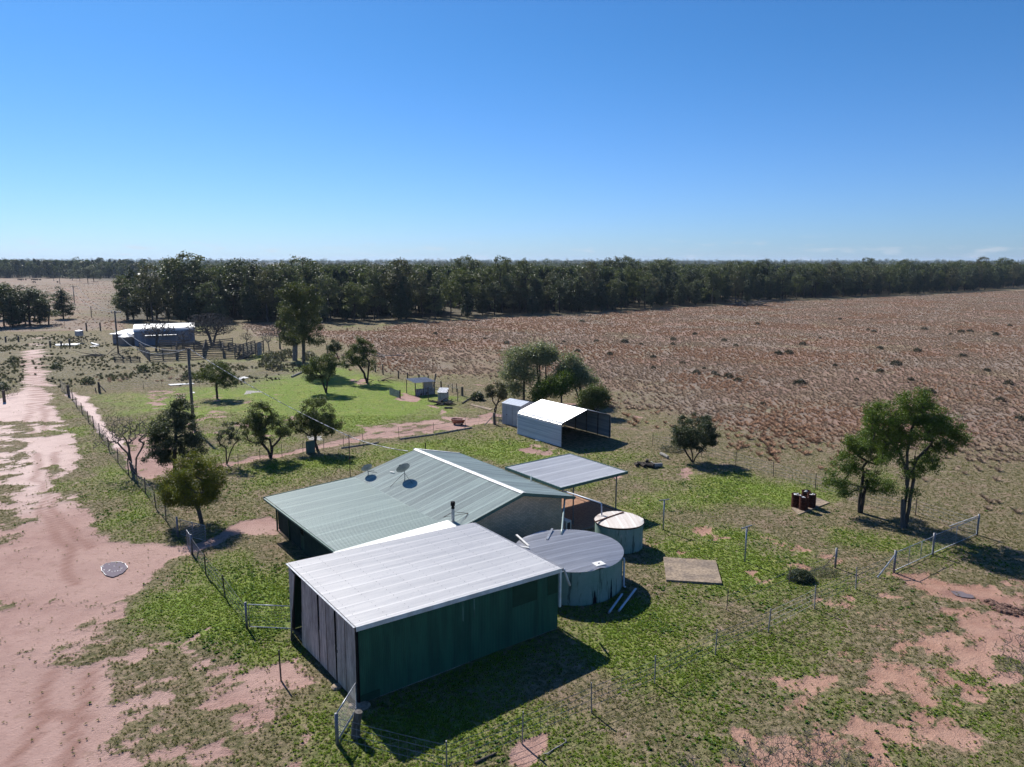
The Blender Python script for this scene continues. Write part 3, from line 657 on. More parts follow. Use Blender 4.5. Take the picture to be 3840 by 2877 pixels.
m = MB(); m.box(-.075, -.045, 1.75, 1.85, 1.3, 1.5); m.box(-.075, -.045, 1.62, 1.66, 1.34, 1.46); m.build('handle', M['black_gap'], gar)
m = MB(); m.box(-.12, .0, -.05, GW+.06, H1-.055, H1-.03); m.build('eave_flashing', M['galv'], gar)

# ------------------------------------------------------------------ brick house; local frame: y along the ridge, x towards the far eave
hou = thing('brick_house', 'brown brick house with green gabled iron roof and white ridge capping', 'house', (*H0, 0), HA)
ZR, ZE = 3.40, 2.45; LN = 11.85
sl_ = (ZR-ZE)/3.75; ZJ = ZR-sl_*4.62
m = MB()
m.corr((0, 0, ZR), (-0.05, LN, ZR), (-4.62, LN+.15, ZJ), (-4.62, 0, ZJ), .076, .008)
m.corr((3.75, 0, ZE), (3.75, LN+.3, ZE), (-.05, LN, ZR), (0, 0, ZR), .076, .008)
m.build('roof', M['house_roof'], hou)
m = MB()
for sx_ in (-1, 1):
    m.hexa([(0, -.02, ZR+.035), (sx_*.17, -.02, ZR-.012), (sx_*.17-.05*0, LN+.03, ZR-.012), (0, LN+.03, ZR+.035)], [(0, -.02, ZR+.052), (sx_*.17, -.02, ZR+.006), (sx_*.17, LN+.03, ZR+.006), (0, LN+.03, ZR+.052)])
m.build('ridge_cap', M['white_paint'], hou)
m = MB()
m.hexa([(0, -.05, ZR-.17), (-4.6, -.05, ZJ-.17), (-4.6, -.02, ZJ-.17), (0, -.02, ZR-.17)], [(0, -.05, ZR+.02), (-4.6, -.05, ZJ+.015), (-4.6, -.02, ZJ+.015), (0, -.02, ZR+.02)])
m.hexa([(3.8, -.05, ZE-.17), (0, -.05, ZR-.17), (0, -.02, ZR-.17), (3.8, -.02, ZE-.17)], [(3.8, -.05, ZE+.01), (0, -.05, ZR+.02), (0, -.02, ZR+.02), (3.8, -.02, ZE+.01)])
m.build('barge_board', M['green_trim'], hou)
m = MB()
m.hexa([(0, LN+.33, ZR-.1), (3.8, LN+.33, ZE-.12), (3.8, LN+.30, ZE-.12), (0, LN+.06, ZR-.1)], [(0, LN+.33, ZR+.03), (3.8, LN+.35, ZE+.03), (3.8, LN+.28, ZE+.03), (0, LN+.03, ZR+.03)])
m.build('far_barge', M['white_paint'], hou)
m = MB()
bw = [(-4.4, 0), (3.2, 0), (3.2, ZE+.1), (0, ZR-.06), (-4.4, ZJ-.06)]
m.prism([(a, .42, b) for a, b in bw], (0, .11, 0)); m.build('gable_wall', M['brick'], hou)
m = MB(); m.box(3.09, 3.2, .54, LN-.4, 0, ZE+.05); m.build('side_wall', M['brick'], hou)
m = MB(); m.box(-4.4, 3.08, LN-.5, LN-.39, 0, ZJ-.08); m.build('end_wall', M['brick'], hou)
for q in ((3.0, 4.6, .9, 2.0), (6.2, 7.1, .1, 2.1), (8.4, 9.8, .9, 2.0)): m = MB(); m.box(3.2, 3.23, *q); m.build('window', M['glass'], hou)
m = MB(); m.box(3.76, 3.87, -.05, LN+.3, ZE-.13, ZE-.02); m.build('gutter', M['green_trim'], hou)
# lean-to (enclosed verandah) on the near side, broad ribbed roof
lean = thing('enclosed_verandah', 'low verandah with broad ribbed green roof and dark shade cloth sides', 'verandah', (*H0, 0), HA)
ZO = 2.10
m = MB(); m.corr((-4.50, LN+.05, ZJ+.035), (-4.50, .36, ZJ+.035), (-10.45, .36, ZO+.03), (-10.40, LN-.2, ZO+.03), .152, .026, kind='trap'); m.build('roof', M['lean_roof'], lean)
m = MB(); m.box(-10.52, -10.42, .36, LN-.2, ZO-.10, ZO+.0); m.build('gutter', M['green_trim'], lean)
m = MB(); m.hexa([(-10.5, LN-.17, ZO-.07), (-4.5, LN+.08, ZJ-.06), (-4.5, LN+.11, ZJ-.06), (-10.5, LN-.14, ZO-.07)], [(-10.5, LN-.17, ZO+.06), (-4.5, LN+.08, ZJ+.07), (-4.5, LN+.11, ZJ+.07), (-10.5, LN-.14, ZO+.06)]); m.build('fascia', M['green_trim'], lean)
def sag(p0, p1, z0, z1, n=14, amp=.03, seed=1):
    """hanging cloth between two ground points"""
    r = np.random.RandomState(seed); m = MB(); vs = []
    nz = 6; d = np.array(p1)-np.array(p0); L = np.hypot(*d); nn = np.array([-d[1], d[0]])/L
    for k in range(nz+1):
        for i in range(n+1):
            t = i/n; o = amp*math.sin(t*9+k*.5+seed)*(.4+k/nz*.2)+r.uniform(-.008, .008)
            vs.append((p0[0]+d[0]*t+nn[0]*o, p0[1]+d[1]*t+nn[1]*o, z0+(z1-z0)*k/nz))
    m.add(vs, [(k*(n+1)+i, k*(n+1)+i+1, (k+1)*(n+1)+i+1, (k+1)*(n+1)+i) for k in range(nz) for i in range(n)]); return m
sag((-9.85, 7.6), (-9.75, LN-.35), .06, ZO-.02, seed=2).build('shade_screen', M['shade_cloth'], lean)
sag((-9.95, 1.0), (-10.0, 6.7), .10, ZO-.02, seed=3).build('shade_screen', M['shade_cloth'], lean)
m = MB(); m.box(-9.84, -9.79, 1.2, 7.6, .06, .95); m.build('low_wall', M['green_dark'], lean)
sag((-9.75, LN-.36), (-4.5, LN-.34), .06, ZO-.02, seed=4).build('shade_screen', M['shade_cloth'], lean)
for v in (.5, 3.0, 5.2, 7.0, 9.4, LN-.45): m = MB(); m.box(-9.88, -9.80, v, v+.08, 0, ZO+.0); m.build('post', M['green_dark'], lean)
m = MB(); m.box(-9.72, -9.66, 7.0, 7.5, 1.0, 1.9); m.box(-9.66, -9.4, 6.9, 7.4, 1.0, 1.05); m.build('timber_panel', M['rust_pipe'], lean)
m = MB(); m.box(-9.7, -4.45, .40, LN-.5, -.05, .05); m.build('floor', M['concrete_grey'], lean)
# bright link roof between shed and house
lk = thing('covered_walkway', 'bright white corrugated walkway roof between the steel shed and house', 'walkway')
pA, pB, pC, pD = gp(1249, 2071, 2.26), gp(1692, 1947, 2.36), gp(1742, 1966, 2.34), gp(1300, 2120, 2.25)
m = MB(); m.corr(pA+[0, 0, 0], pB+[0, 0, .0], pC, pD, .076, .009); m.build('roof', M['white_paint'], lk)
for p_ in (pA, pC, pD): m = MB(); m.bar((p_[0], p_[1], 0), (p_[0], p_[1], p_[2]-.03), .07); m.build('post', M['green_dark'], lk)
# flue
fb = gp(1699, 1948, 2.5); fl = thing('chimney_flue', 'galvanised flue with blackened cowl guyed to the green roof', 'chimney', fb)
m = MB(); m.ring([(.085, -.12), (.085, .62)], 14); m.build('flue_pipe', M['galv'], fl)
m = MB(); m.ring([(.0, .60), (.09, .60), (.09, .70), (.06, .71), (.06, .76), (.12, .77), (.12, .97), (.0, .98)], 14); m.build('cowl', M['black_gap'], fl)
m = MB()
for q in ((1663, 1940), (1756, 1925)):
    e = gp(*q, 2.62)-fb; m.tube([(0, 0, .42), e], .012, 5); 
a_, b_ = gp(1663, 1940, 2.62)-fb, gp(1756, 1925, 2.66)-fb; m.tube([a_, b_], .010, 5); m.tube([b_, gp(1739, 1955, 2.45)-fb], .012, 5)
m.build('guy_wire', M['rust'], fl)
# satellite dishes
def on_roof(x, y):
    for z in np.arange(3.4, 2.2, -.01):
        p = gp(x, y, z); u = (p[0]-H0[0])*math.cos(HA)+(p[1]-H0[1])*math.sin(HA)
        if abs(z-(ZR-sl_*abs(u))) < .02: return p
    return gp(x, y, 2.8)
def dish(foot, top, r, label, guy):
    f = on_roof(*foot); Y = f[1]; c = at_depth(Y, *top); h = c[2]-f[2]
    o = thing('satellite_dish', label, 'satellite dish', f, 0, 'satellite dishes on the house roof')
    m = MB(); m.tube([(0, 0, -.02), (.03, .05, .12), (.02, .02, h*.75), (0, 0, h)], .025, 7); m.build('mast', M['grey_steel'], o)
    m = MB()
    for gx_, gy_ in guy: q = on_roof(gx_, gy_)-f; m.tube([(0, 0, h*.75), q], .012, 5)
    m.build('stay', M['dark_steel'], o)
    ax = np.array([-.42, .62, .62]); ax /= np.linalg.norm(ax); cc = np.array([0, 0, h])+ax*.05
    x_ = np.cross(ax, (0, 0, 1)); x_ /= np.linalg.norm(x_); y_ = np.cross(x_, ax)
    vs = [cc]; fs = []; n = 28
    for k in range(1, 5):
        for j in range(n):
            a = 2*math.pi*j/n; q = r*k/4; vs.append(cc+x_*math.cos(a)*q+y_*math.sin(a)*q*1.05+ax*.35*q*q/r)
    fs = [(0, 1+j, 1+(j+1) % n) for j in range(n)]+[(1+(k-1)*n+j, 1+k*n+j, 1+k*n+(j+1) % n, 1+(k-1)*n+(j+1) % n) for k in range(1, 4) for j in range(n)]
    b = len(vs); vs += [np.array(v)-ax*.012 for v in vs]; fs += [tuple(b+i for i in f_[::-1]) for f_ in fs]
    m = MB(); m.add(vs, fs); m.build('dish_reflector', M['dish'], o, True)
    arm = cc-y_*r*.95+ax*.1; foc = cc+ax*r*1.15-y_*r*.55
    m = MB(); m.tube([arm, foc], .014, 5); m.bar(foc-ax*.07, foc+ax*.04, .09); m.build('feed_arm', M['dark_steel'], o)
c5 = lambda x, y: (900+x*.498, 1600+y*.498)
dish(c5(1238, 405), c5(1222, 330), .44, 'larger grey satellite dish standing higher up the green house roof', [c5(1130, 455), c5(1300, 430)])
dish(c5(962, 372), c5(958, 325), .36, 'smaller satellite dish at the lower corner of the green roof', [c5(1010, 330), c5(1030, 345)])
# pergola
per = thing('patio_cover', 'flat ribbed grey patio roof on slim steel posts behind the house', 'patio', (*H0, 0), HA)
PU0, PU1, PV0, PV1, PZ = 3.86, 9.5, 1.28, 6.8, 2.62
m = MB(); m.corr((PU0, PV1, PZ), (PU0, PV0, PZ), (PU1, PV0, PZ), (PU1, PV1, PZ), .152, .022, kind='trap'); m.build('roof', M['pergola_roof'], per)
m = MB()
m.box(PU0-.03, PU1+.06, PV0-.06, PV0-.005, PZ-.13, PZ+.04); m.box(PU1+.005, PU1+.06, PV0, PV1, PZ-.13, PZ+.04); m.box(PU0-.03, PU1+.06, PV1+.005, PV1+.06, PZ-.13, PZ+.04); m.box(PU0-.06, PU0-.005, PV0, PV1, PZ-.13, PZ+.04)
m.build('edge_beam', M['green_trim'], per)
for u, v in ((5.0, 1.4), (8.7, 1.4), (8.7, 6.6), (5.0, 6.6)):
    m = MB(); m.box(u-.03, u+.03, v-.03, v+.03, 0, PZ-.03); m.bar((u, v, PZ-.55), (u-.35, v, PZ-.06), .025); m.build('post', M['grey_steel'], per)
m = MB()
for u in (5.0, 8.7): m.box(u-.025, u+.025, PV0, PV1, PZ-.10, PZ-.03)
m.build('rafter', M['grey_steel'], per)
m = MB(); m.box(3.22, 8.9, .5, 6.2, -.04, .035); pv = m.build('patio_slab', M['clay'], None); tag(pv, 'earth coloured paved patio floor under the ribbed patio roof', 'patio paving'); pv.location = (*H0, 0); pv.rotation_euler.z = HA
me_ = MB(); r = random.Random(3)
for k in range(22):
    u = 3.4+k*.27; me_.box(u, u+.24, .26+r.uniform(-.02, .02), .46, -.02, .06+r.uniform(0, .02))
for k in range(20):
    v = .3+k*.28; me_.box(8.94, 9.14+r.uniform(-.02, .02), v, v+.25, -.02, .06+r.uniform(0, .02))
o = me_.build('paving_edge', M['concrete'], pv)
# vent on roof
vp = on_roof(c5(1130, 345)[0]+8, c5(1130, 345)[1]+2)
m = MB(); m.tube([vp+[-.15, .1, .05], vp+[.15, -.1, .05]], .035, 8); m.build('roof_vent', M['white_paint'], None); tag(bpy.data.objects['roof_vent'], 'short white tube lying on the green roof between the dishes', 'pipe')
c7 = lambda x, y: (1750+x*.498, 1600+y*.498)
vp = gp(*c7(484, 405), 2.56)
m = MB(); m.ring([(.045, -.1), (.045, .28), (.055, .28), (.055, .34), (0, .35)], 10); o = m.build('vent_pipe', M['white_paint'], None); o.location = vp; tag(o, 'small white vent pipe on the far green roof slope beside the patio roof', 'vent pipe')

# ------------------------------------------------------------------ water tanks
def tank(loc, r, h, label, lid, n=64, holes=False):
    t = thing('water_tank', label, 'water tank', loc, 0, 'green concrete rainwater tanks')
    m = MB(); m.ring([(r-.09, h-.3), (r-.09, h), (r, h), (r, -.05)], n); m.build('tank_wall', M['tank_wall'], t, False)
    if holes:   # flaking render: ragged dark wedges where the outer skin has broken away from the base
        rr = random.Random(5)
        for a0, wd, hh in ((R(-127), .16, .78), (R(-67), .20, .72), (R(-45), .17, 1.05)):
            N_ = 10; vs = []; m = MB()
            for k in range(N_+1):
                f = k/N_; ww = wd*(1-f)**.8*(1+rr.uniform(-.15, .15))
                for s_ in (-1, 1):
                    a = a0+s_*ww/r*(.5 if s_ < 0 else .62); vs.append(((r+.006)*math.cos(a), (r+.006)*math.sin(a), hh*f))
            m.add(vs, [(2*k, 2*k+1, 2*k+3, 2*k+2) for k in range(N_)]); m.build('break', M['black_gap'], t)
    # corrugated lid cut to a disc, sheets along local x
    pitch = .076; m = MB(); R_ = r+.05; nr = int(2*R_/pitch); 
    prev = None
    for i in range(nr*4+1):
        y = -R_+i*pitch/4
        if abs(y) >= R_: continue
        x_ = math.sqrt(R_*R_-y*y); z = h+.03+.010*math.sin(2*math.pi*i/4)+.06*(1-(y/R_)**2)
        ring = [(-x_, y, z-.02), (-x_*.5, y, z+.03), (0, y, z+.05), (x_*.5, y, z+.03), (x_, y, z-.02)]
        if prev: m.add(prev+ring, [(k, k+1, 6+k, 5+k) for k in range(4)])
        prev = ring
    l = m.build('lid', lid, t, False); return t, l
bt, bl = tank((2.87, 34.78, 0), 2.70, 1.68, 'big round green concrete tank with ribbed grey lid beside the steel shed', M['tank_lid'], holes=True)
bl.rotation_euler.z = R(28)
m = MB(); m.box(-.27, .27, -.22, .22, 0, .03); o = m.build('hatch', M['white_paint'], bt); hp = gp(*c7(995, 1033), 1.78)-np.array([2.87, 34.78, 0]); o.location = (hp[0], hp[1], 1.77); o.rotation_euler.z = .5; m = MB(); m.box(-.05, .05, -.01, .01, .03, .06); m.build('latch', M['dark_steel'], o)
for i, (a, b) in enumerate((((375, 815), (467, 898)), ((380, 898), (470, 912)), ((645, 768), (605, 850)))):
    A_, B_ = gp(*c7(*a), 1.84), gp(*c7(*b), 1.83); m = MB(); m.bar(A_, B_, .11, .04)
    tag(m.build('timber_plank', M['white_paint' if i < 2 else 'galv'], None), ('long white plank lying across the near-house side of the big tank lid', 'short white plank touching the longer one on the big tank lid', 'grey channel strip lying by the downpipe on the big tank lid')[i], 'plank')
st_, sl2 = tank((6.11, 39.56, 0), 1.36, 1.47, 'smaller round green tank with rust edged pale lid beyond the big tank', M['tank_lid_rusty'])
sl2.rotation_euler.z = R(95)
m = MB(); m.ring([(1.40, 1.44), (1.425, 1.49), (1.41, 1.51)], 48); m.build('rusty_rim', M['rust'], st_)
A_, B_ = gp(*c7(966, 718), 1.62), gp(*c7(1180, 645), 1.60); m = MB(); m.bar(A_, B_, .09, .05); tag(m.build('rusty_bar', M['rust'], None), 'rusty steel bar lying across the lid of the smaller tank', 'bar')
# down pipes
def pipe(name, pts, r, mat, label, cat='pipe'): m = MB(); m.tube(pts, r, 9); return tag(m.build(name, M[mat], None, True), label, cat)
hw = lambda u, v, z: np.array([H0[0]+u*math.cos(HA)-v*math.sin(HA), H0[1]+u*math.sin(HA)+v*math.cos(HA), z])
pipe('downpipe', [hw(3.82, .02, 2.36), gp(*c7(738, 545), 2.25), gp(*c7(718, 775), 1.86), gp(*c7(714, 812), 1.8)], .055, 'pvc_green', 'pale green downpipe from the house gutter into the big tank lid')
pipe('overhead_pipe', [gp(*c7(722, 482), 2.42), gp(*c7(1004, 574), 2.25), gp(*c7(1014, 580), 2.22), gp(*c7(1017, 668), 1.55)], .045, 'pvc', 'white overhead pipe running from the gutter to the smaller tank')
q0 = gp(*c7(1170, 1215)); q0 = np.array([2.87, 34.78, 0])+np.array([q0[0]-2.87, q0[1]-34.78, 0])/np.linalg.norm([q0[0]-2.87, q0[1]-34.78])*2.80
pipe('overflow_pipe', [q0+[-.10, .02, 1.58], q0+[-.02, 0, 1.56], q0+[0, 0, 1.45], q0+[0, 0, .12], q0+[.1, -.03, .06]], .05, 'pvc', 'white overflow pipe down the side of the big tank')
g1 = np.array([G0[0]+(GL+.2)*math.cos(GA), G0[1]+(GL+.2)*math.sin(GA), 2.68])
pipe('gutter_elbow', [g1, g1+[.12, .12, 0], g1+[.30, .25, -.55], g1+[.4, .35, -.85]], .05, 'pvc', 'white elbow pipe from the shed gutter onto the big tank')
for a, b, lb in (((1070, 1412), (1170, 1272), 'shorter white pipe lying on the grass beside the big tank'), ((1146, 1398), (1272, 1232), 'longer white pipe lying on the grass beside the big tank')):
    A_, B_ = gp(*c7(*a)), gp(*c7(*b)); m = MB(); m.tube([A_+[0, 0, .07], B_+[0, 0, .07]], .055, 12, caps=False); m.tube([B_+[0, 0, .07], A_+[0, 0, .07]], .045, 12, caps=False)
    tag(m.build('loose_pipe', M['pvc'], None, True), lb, 'pipe', 'loose pipes on the grass')
ac = gp(*c7(735, 775)); o = thing('air_conditioner', 'white air conditioner outdoor unit at the brick house corner', 'air conditioner', ac, HA)
m = MB(); m.box(-.2, .2, -.4, .4, .06, .66); m.build('case', M['white_paint'], o); m = MB(); m.box(-.12, .12, -.412, -.401, .12, .56); m.build('grille', M['dark_steel'], o)

# ------------------------------------------------------------------ open carport and little white shed
CP0 = gp(2105, 1680); cang = math.atan2(3.63, 4.75); CW, CLn = 5.98, 6.3
EXCL.append(((CP0[0], CP0[1]), cang, -.1, CW, -1.5, CLn))
car = thing('open_carport', 'rounded silver iron carport with open gable end and pale roof', 'carport', CP0, cang)
prof = []; eh, rh = 2.2, 3.02
def arc(cx_, cz_, r_, a0, a1, n): return [(cx_+r_*math.cos(R(a0+(a1-a0)*k/n)), cz_+r_*math.sin(R(a0+(a1-a0)*k/n))) for k in range(n+1)]
prof = [(0, .06), (0, eh-.28)]+arc(.34, eh-.28, .34, 180, 108, 6)+[(CW/2, rh)]
prof += [(CW-a, b) for a, b in prof[-2::-1]]
# horizontal corrugations: resample the profile and ripple it
P_ = [np.array(p) for p in prof]; sgl = [np.linalg.norm(P_[i+1]-P_[i]) for i in range(len(P_)-1)]; T = sum(sgl); nn_ = int(T/.12)*4; pts = []; acc = np.concatenate([[0], np.cumsum(sgl)])
for k in range(nn_+1):
    s_ = T*k/nn_; i = min(np.searchsorted(acc, s_, 'right')-1, len(P_)-2); f = (s_-acc[i])/sgl[i]; p = P_[i]*(1-f)+P_[i+1]*f; d = (P_[i+1]-P_[i])/sgl[i]; nrm = np.array([-d[1], d[0]])
    pts.append(p+nrm*.014*math.sin(2*math.pi*k/4))
m = MB(); n_ = len(pts); NV = 6
m.add([(p[0], CLn*k/NV, p[1]) for k in range(NV+1) for p in pts], [(k*n_+i, k*n_+i+1, (k+1)*n_+i+1, (k+1)*n_+i) for k in range(NV) for i in range(n_-1)])
m.build('shell', M['carport_skin'], car)
m = MB()
for v in np.linspace(.06, CLn-.06, 5):
    m.bar((.06, v, 0), (.06, v, eh-.1), .06); m.bar((CW-.06, v, 0), (CW-.06, v, eh-.1), .06); m.bar((.1, v, eh-.08), (CW/2, v, rh-.09), .06); m.bar((CW/2, v, rh-.09), (CW-.1, v, eh-.08), .06)
m.build('frame', M['dark_steel'], car)
m = MB(); m.corr((CW-.1, CLn-.02, .05), (.1, CLn-.02, .05), (.1, CLn-.02, eh-.06), (CW-.1, CLn-.02, eh-.06), .12, .012); m.add([(CW-.1, CLn-.02, eh-.06), (.1, CLn-.02, eh-.06), (CW/2, CLn-.02, rh-.04)], [(0, 1, 2)]); m.build('end_wall', M['galv_dull'], car)
m = MB(); m.box(-.02, .02, -.02, .01, 0, eh); m.build('edge_trim', M['black_gap'], car)
tr = []
for k in range(len(prof)-1): pass
m = MB(); m.tube([(a, -.012, b+.005) for a, b in prof], .022, 5); m.build('front_trim', M['galv'], car)
m = MB(); A_ = gp(2023, 1656); m.box(-.5, 0, -.06, .06, 0, .07); o = m.build('white_block', M['white_paint'], None); o.location = A_; o.rotation_euler.z = R(-40); tag(o, 'white timber offcut at the foot of the carport wall', 'timber')
S0, S1 = gp(1883, 1589), gp(1960, 1606); sa = math.atan2(S1[1]-S0[1], S1[0]-S0[0])
she = thing('garden_shed', 'small pale steel garden shed attached behind the carport', 'shed', S0, sa)
SLn, SW, SE, SR = 2.6, 2.3, 2.12, 2.42
m = MB(); m.box(0, SLn, 0, .02, .02, SE); m.box(0, SLn, SW-.02, SW, .02, SE); m.prism([(0, .021, .02), (0, SW-.021, .02), (0, SW-.021, SE), (0, SW/2, SR), (0, .021, SE)][::-1], (.02, 0, 0)); m.prism([(SLn-.02, .021, .02), (SLn-.02, SW-.021, .02), (SLn-.02, SW-.021, SE), (SLn-.02, SW/2, SR), (SLn-.02, .021, SE)][::-1], (.02, 0, 0))
m.build('wall', M['shed_white'], she)
m = MB(); m.corr((-.05, -.06, SE+.01), (SLn+.05, -.06, SE+.01), (SLn+.05, SW/2, SR+.02), (-.05, SW/2, SR+.02), .2, .012, kind='trap'); m.corr((-.05, SW/2, SR+.02), (SLn+.05, SW/2, SR+.02), (SLn+.05, SW+.06, SE+.01), (-.05, SW+.06, SE+.01), .2, .012, kind='trap'); m.build('roof', M['shed_roof'], she)
m = MB(); m.box(.62, 1.42, -.016, -.002, .08, 1.98); d_ = m.build('door', M['shed_white'], she); m = MB(); m.box(.66, .74, -.045, -.017, 1.0, 1.1); m.build('handle', M['black_gap'], d_)
m = MB(); m.box(.60, .615, -.012, -.003, .06, 2.0); m.box(1.425, 1.44, -.012, -.003, .06, 2.0); m.build('door_edge', M['dark_steel'], she)

# ------------------------------------------------------------------ posts, wires, gates
def wire_fence(name, label, posts, wires=(.25, .5, .75, .98), r=.022, mat='dark_steel', net=True, thick=None, catg='wire fence', netz=.9, group=None, wr=.009):
    """posts: list of (x,y[,height[,kind]]) base pixels; kind: s steel, w wood"""
    B = [gp(q[0], q[1]) for q in posts]; f = thing(name, label, catg, B[0], 0, group)
    for q, b in zip(posts, B):
        h = q[2] if len(q) > 2 else 1.15; kd = q[3] if len(q) > 3 else 's'
        b = b-B[0]; m = MB(); lean_ = np.array([random.uniform(-.05, .05), random.uniform(-.05, .05), 0])
        if kd == 's': m.bar(b+[0, 0, -.1], b+lean_+[0, 0, h], r*2., r*1.3); m.build('post', M[mat], f)
        elif kd == 'g': m.tube([b+[0, 0, -.1], b+[0, 0, h]], .055, 10); m.build('post', M['grey_steel'], f, True)
        else: rr = .09 if kd == 'w' else .14; m.tube([b+[0, 0, -.1], b+lean_*.5+[0, 0, h*.5], b+lean_+[0, 0, h]], [rr*1.1, rr, rr*.9], 8); m.build('post', M['timber_dark' if kd != 'p' else 'timber_grey'], f)
    m = MB()
    for i in range(len(B)-1):
        a, b = B[i]-B[0], B[i+1]-B[0]
        for z in wires:
            mid = (a+b)/2; m.tube([a+[0, 0, z], mid+[0, 0, z-.015], b+[0, 0, z]], wr, 3, False)
        if net:
            L = np.linalg.norm(b-a)
            for k in range(int(L/.3)): t = (k+.5)/int(L/.3); p = a*(1-t)+b*t; m.tube([p+[0, 0, .03], p+[0, 0, netz]], wr*.55, 3, False)
    if wires: m.build('wire', M['net_wire'], f)
    return f
c4 = lambda x, y: (x*.65, 1800+y*.65)
def mesh_panel(m, a, b, z0, z1, step=.12, r=.004):
    L = np.linalg.norm(b-a)
    for k in range(1, int(L/step)): t = k*step/L; p = a*(1-t)+b*t; m.tube([p+[0, 0, z0], p+[0, 0, z1]], r, 3, False)
    for z in np.arange(z0+step, z1, step): m.tube([a+[0, 0, z], b+[0, 0, z]], r, 3, False)
def panel(name, label, cat, a, b, z0, z1, ups=(.5,), r=.024, postA=None, postB=None, mesh=.15, bars=None, group=None, za=None):
    """tubular gate/fence panel between ground points"""
    o = thing(name, label, cat, a, 0, group); b = b-a; a = a*0
    if postA: m = MB(); m.tube([(0, 0, -.1), (0, 0, postA)], .06, 10); m.build('post', M['grey_steel'], o, True)
    if postB: m = MB(); m.tube([b+[0, 0, -.1], b+[0, 0, postB]], .06, 10); m.build('post', M['grey_steel'], o, True)
    m = MB(); d = b/np.linalg.norm(b); a2, b2 = a+d*.08, b-d*.08
    m.tube([a2+[0, 0, z0], a2+[0, 0, z1], b2+[0, 0, z1], b2+[0, 0, z0], a2+[0, 0, z0]], r, 7)
    for t in ups: p = a2*(1-t)+b2*t; m.tube([p+[0, 0, z0], p+[0, 0, z1]], r*.8, 6)
    for z in (bars or ()): m.tube([a2+[0, 0, z], b2+[0, 0, z]], r*.55, 5)
    m.build('frame', M['galv'], o, True)
    if mesh: m = MB(); mesh_panel(m, a2, b2, z0, z1, mesh); m.build('mesh', M['wire'], o)
    return o
# long side fence by the track
f = wire_fence('wire_fence', 'old wire fence on dark posts between the sandy track and the yards', [(259, 1486, 1.35, 'W'), (273, 1502, 1.3), (288, 1528), (309, 1552), (333, 1584), (353, 1603), (374, 1633), (410, 1691, 1.2), (443, 1736, 1.2), (483, 1781, 1.3), (515, 1812, 1.2), (546, 1850), (585, 1905), (623, 1952), (668, 2014, 1.25, 'g')], r=.035)
o = f; A_, B_ = gp(441, 1732)-gp(259, 1486), gp(515, 1812)-gp(259, 1486); m = MB(); m.tube([A_+[0, 0, 1.18], (A_+B_)/2+[0, 0, 1.15], B_+[0, 0, 1.16]], .035, 7); m.build('top_rail', M['rust_pipe'], o)
panel('farm_gate', 'open galvanised farm gate with many horizontal bars under the yellow green tree', 'gate', gp(676, 2014), gp(776, 2040), .18, 1.08, (.5,), .022, None, None, None, [.18+.9*k/9 for k in range(1, 9)])
panel('mesh_panel', 'short mesh panel beside the open farm gate', 'fence panel', gp(703, 2052), gp(721, 2079), .1, 1.05, (), .022, None, 1.15, .1)
A_, B_ = gp(722, 2079), gp(746, 2062); m = MB(); m.tube([A_+[0, 0, .9], B_+[0, 0, .05]], .03, 7); tag(m.build('post_stay', M['galv'], None), 'sloping pipe stay behind the short mesh panel post', 'post stay')
wire_fence('wire_fence', 'low netting fence from the farm gate towards the steel shed', [(723, 2081, .9), (772, 2154), (844, 2239), (926, 2354, 1.2, 'g')], r=.03)
panel('mesh_panel', 'railed mesh panel joining the netting fence to the grey shed doors', 'fence panel', gp(930, 2354), gp(1108, 2362), .05, 1.10, (), .026, None, None, .15)
m = MB(); b = gp(1054, 2551); m.bar(b+[0, 0, -.1], b+[-.03, .02, 1.25], .06, .045); tag(m.build('steel_post', M['dark_steel'], None), 'lone dark steel post standing before the grey shed doors', 'post')
A_ = gp(1265, 2793); B_ = gp(1340, 2665); panel('mesh_panel', 'galvanised mesh panel running up to the near corner of the shed', 'fence panel', A_, B_, .12, 1.12, (), .028, 1.15, None, .09)
b = gp(1333, 2768); m = MB(); m.tube([b+[0, 0, -.1], b+[.02, .03, .4], b+[.12, .06, .95]], [.17, .15, .14], 12); o = m.build('stump_post', M['timber_grey'], None, False); tag(o, 'thick weathered stump post beside the mesh panel at the shed corner', 'post')
# front wire fence (bottom right)
wire_fence('wire_fence', 'wire fence of slim grey posts crossing the foreground grass', [(1265, 2793, 1.1), (1676, 2900, 1.15), (1958, 2788), (2218, 2671), (2455, 2565), (2682, 2457), (2880, 2372), (3054, 2283), (3209, 2210), (3352, 2146, 1.2, 'g')], mat='grey_steel', r=.03)
p1, p2, p3 = gp(3352, 2146), gp(3497, 2080), gp(3663, 2007)
panel('farm_gate', 'wire mesh gate panel nearest the braced galvanised post', 'gate', p1, p2, .08, 1.08, (.35, .68), .022, 1.18, 1.25, .15, group='mesh gates beside the big trees')
panel('farm_gate', 'wire mesh gate panel farther off, next to the tall tree trunks', 'gate', p2, p3, .08, 1.12, (.5,), .022, None, 1.3, .15, group='mesh gates beside the big trees')
for a, b, z, lb in ((gp(3350, 2146), gp(3290, 2168), .95, 'pale pipe stay bracing the near gate post'), (gp(3655, 2007), gp(3560, 1976), 1.15, 'pipe stay bracing the far gate post')):
    m = MB(); m.tube([a+[0, 0, z], b+[0, 0, .03]], .035, 7); tag(m.build('post_stay', M['galv'], None), lb, 'post stay')
f = wire_fence('garden_fence', 'small dark posted garden fence around the leafy clump', [(2725, 2288, 1.0), (2958, 2191, 1.0), (3132, 2129, 1.1, 'g')], wires=(.3, .7), net=False)
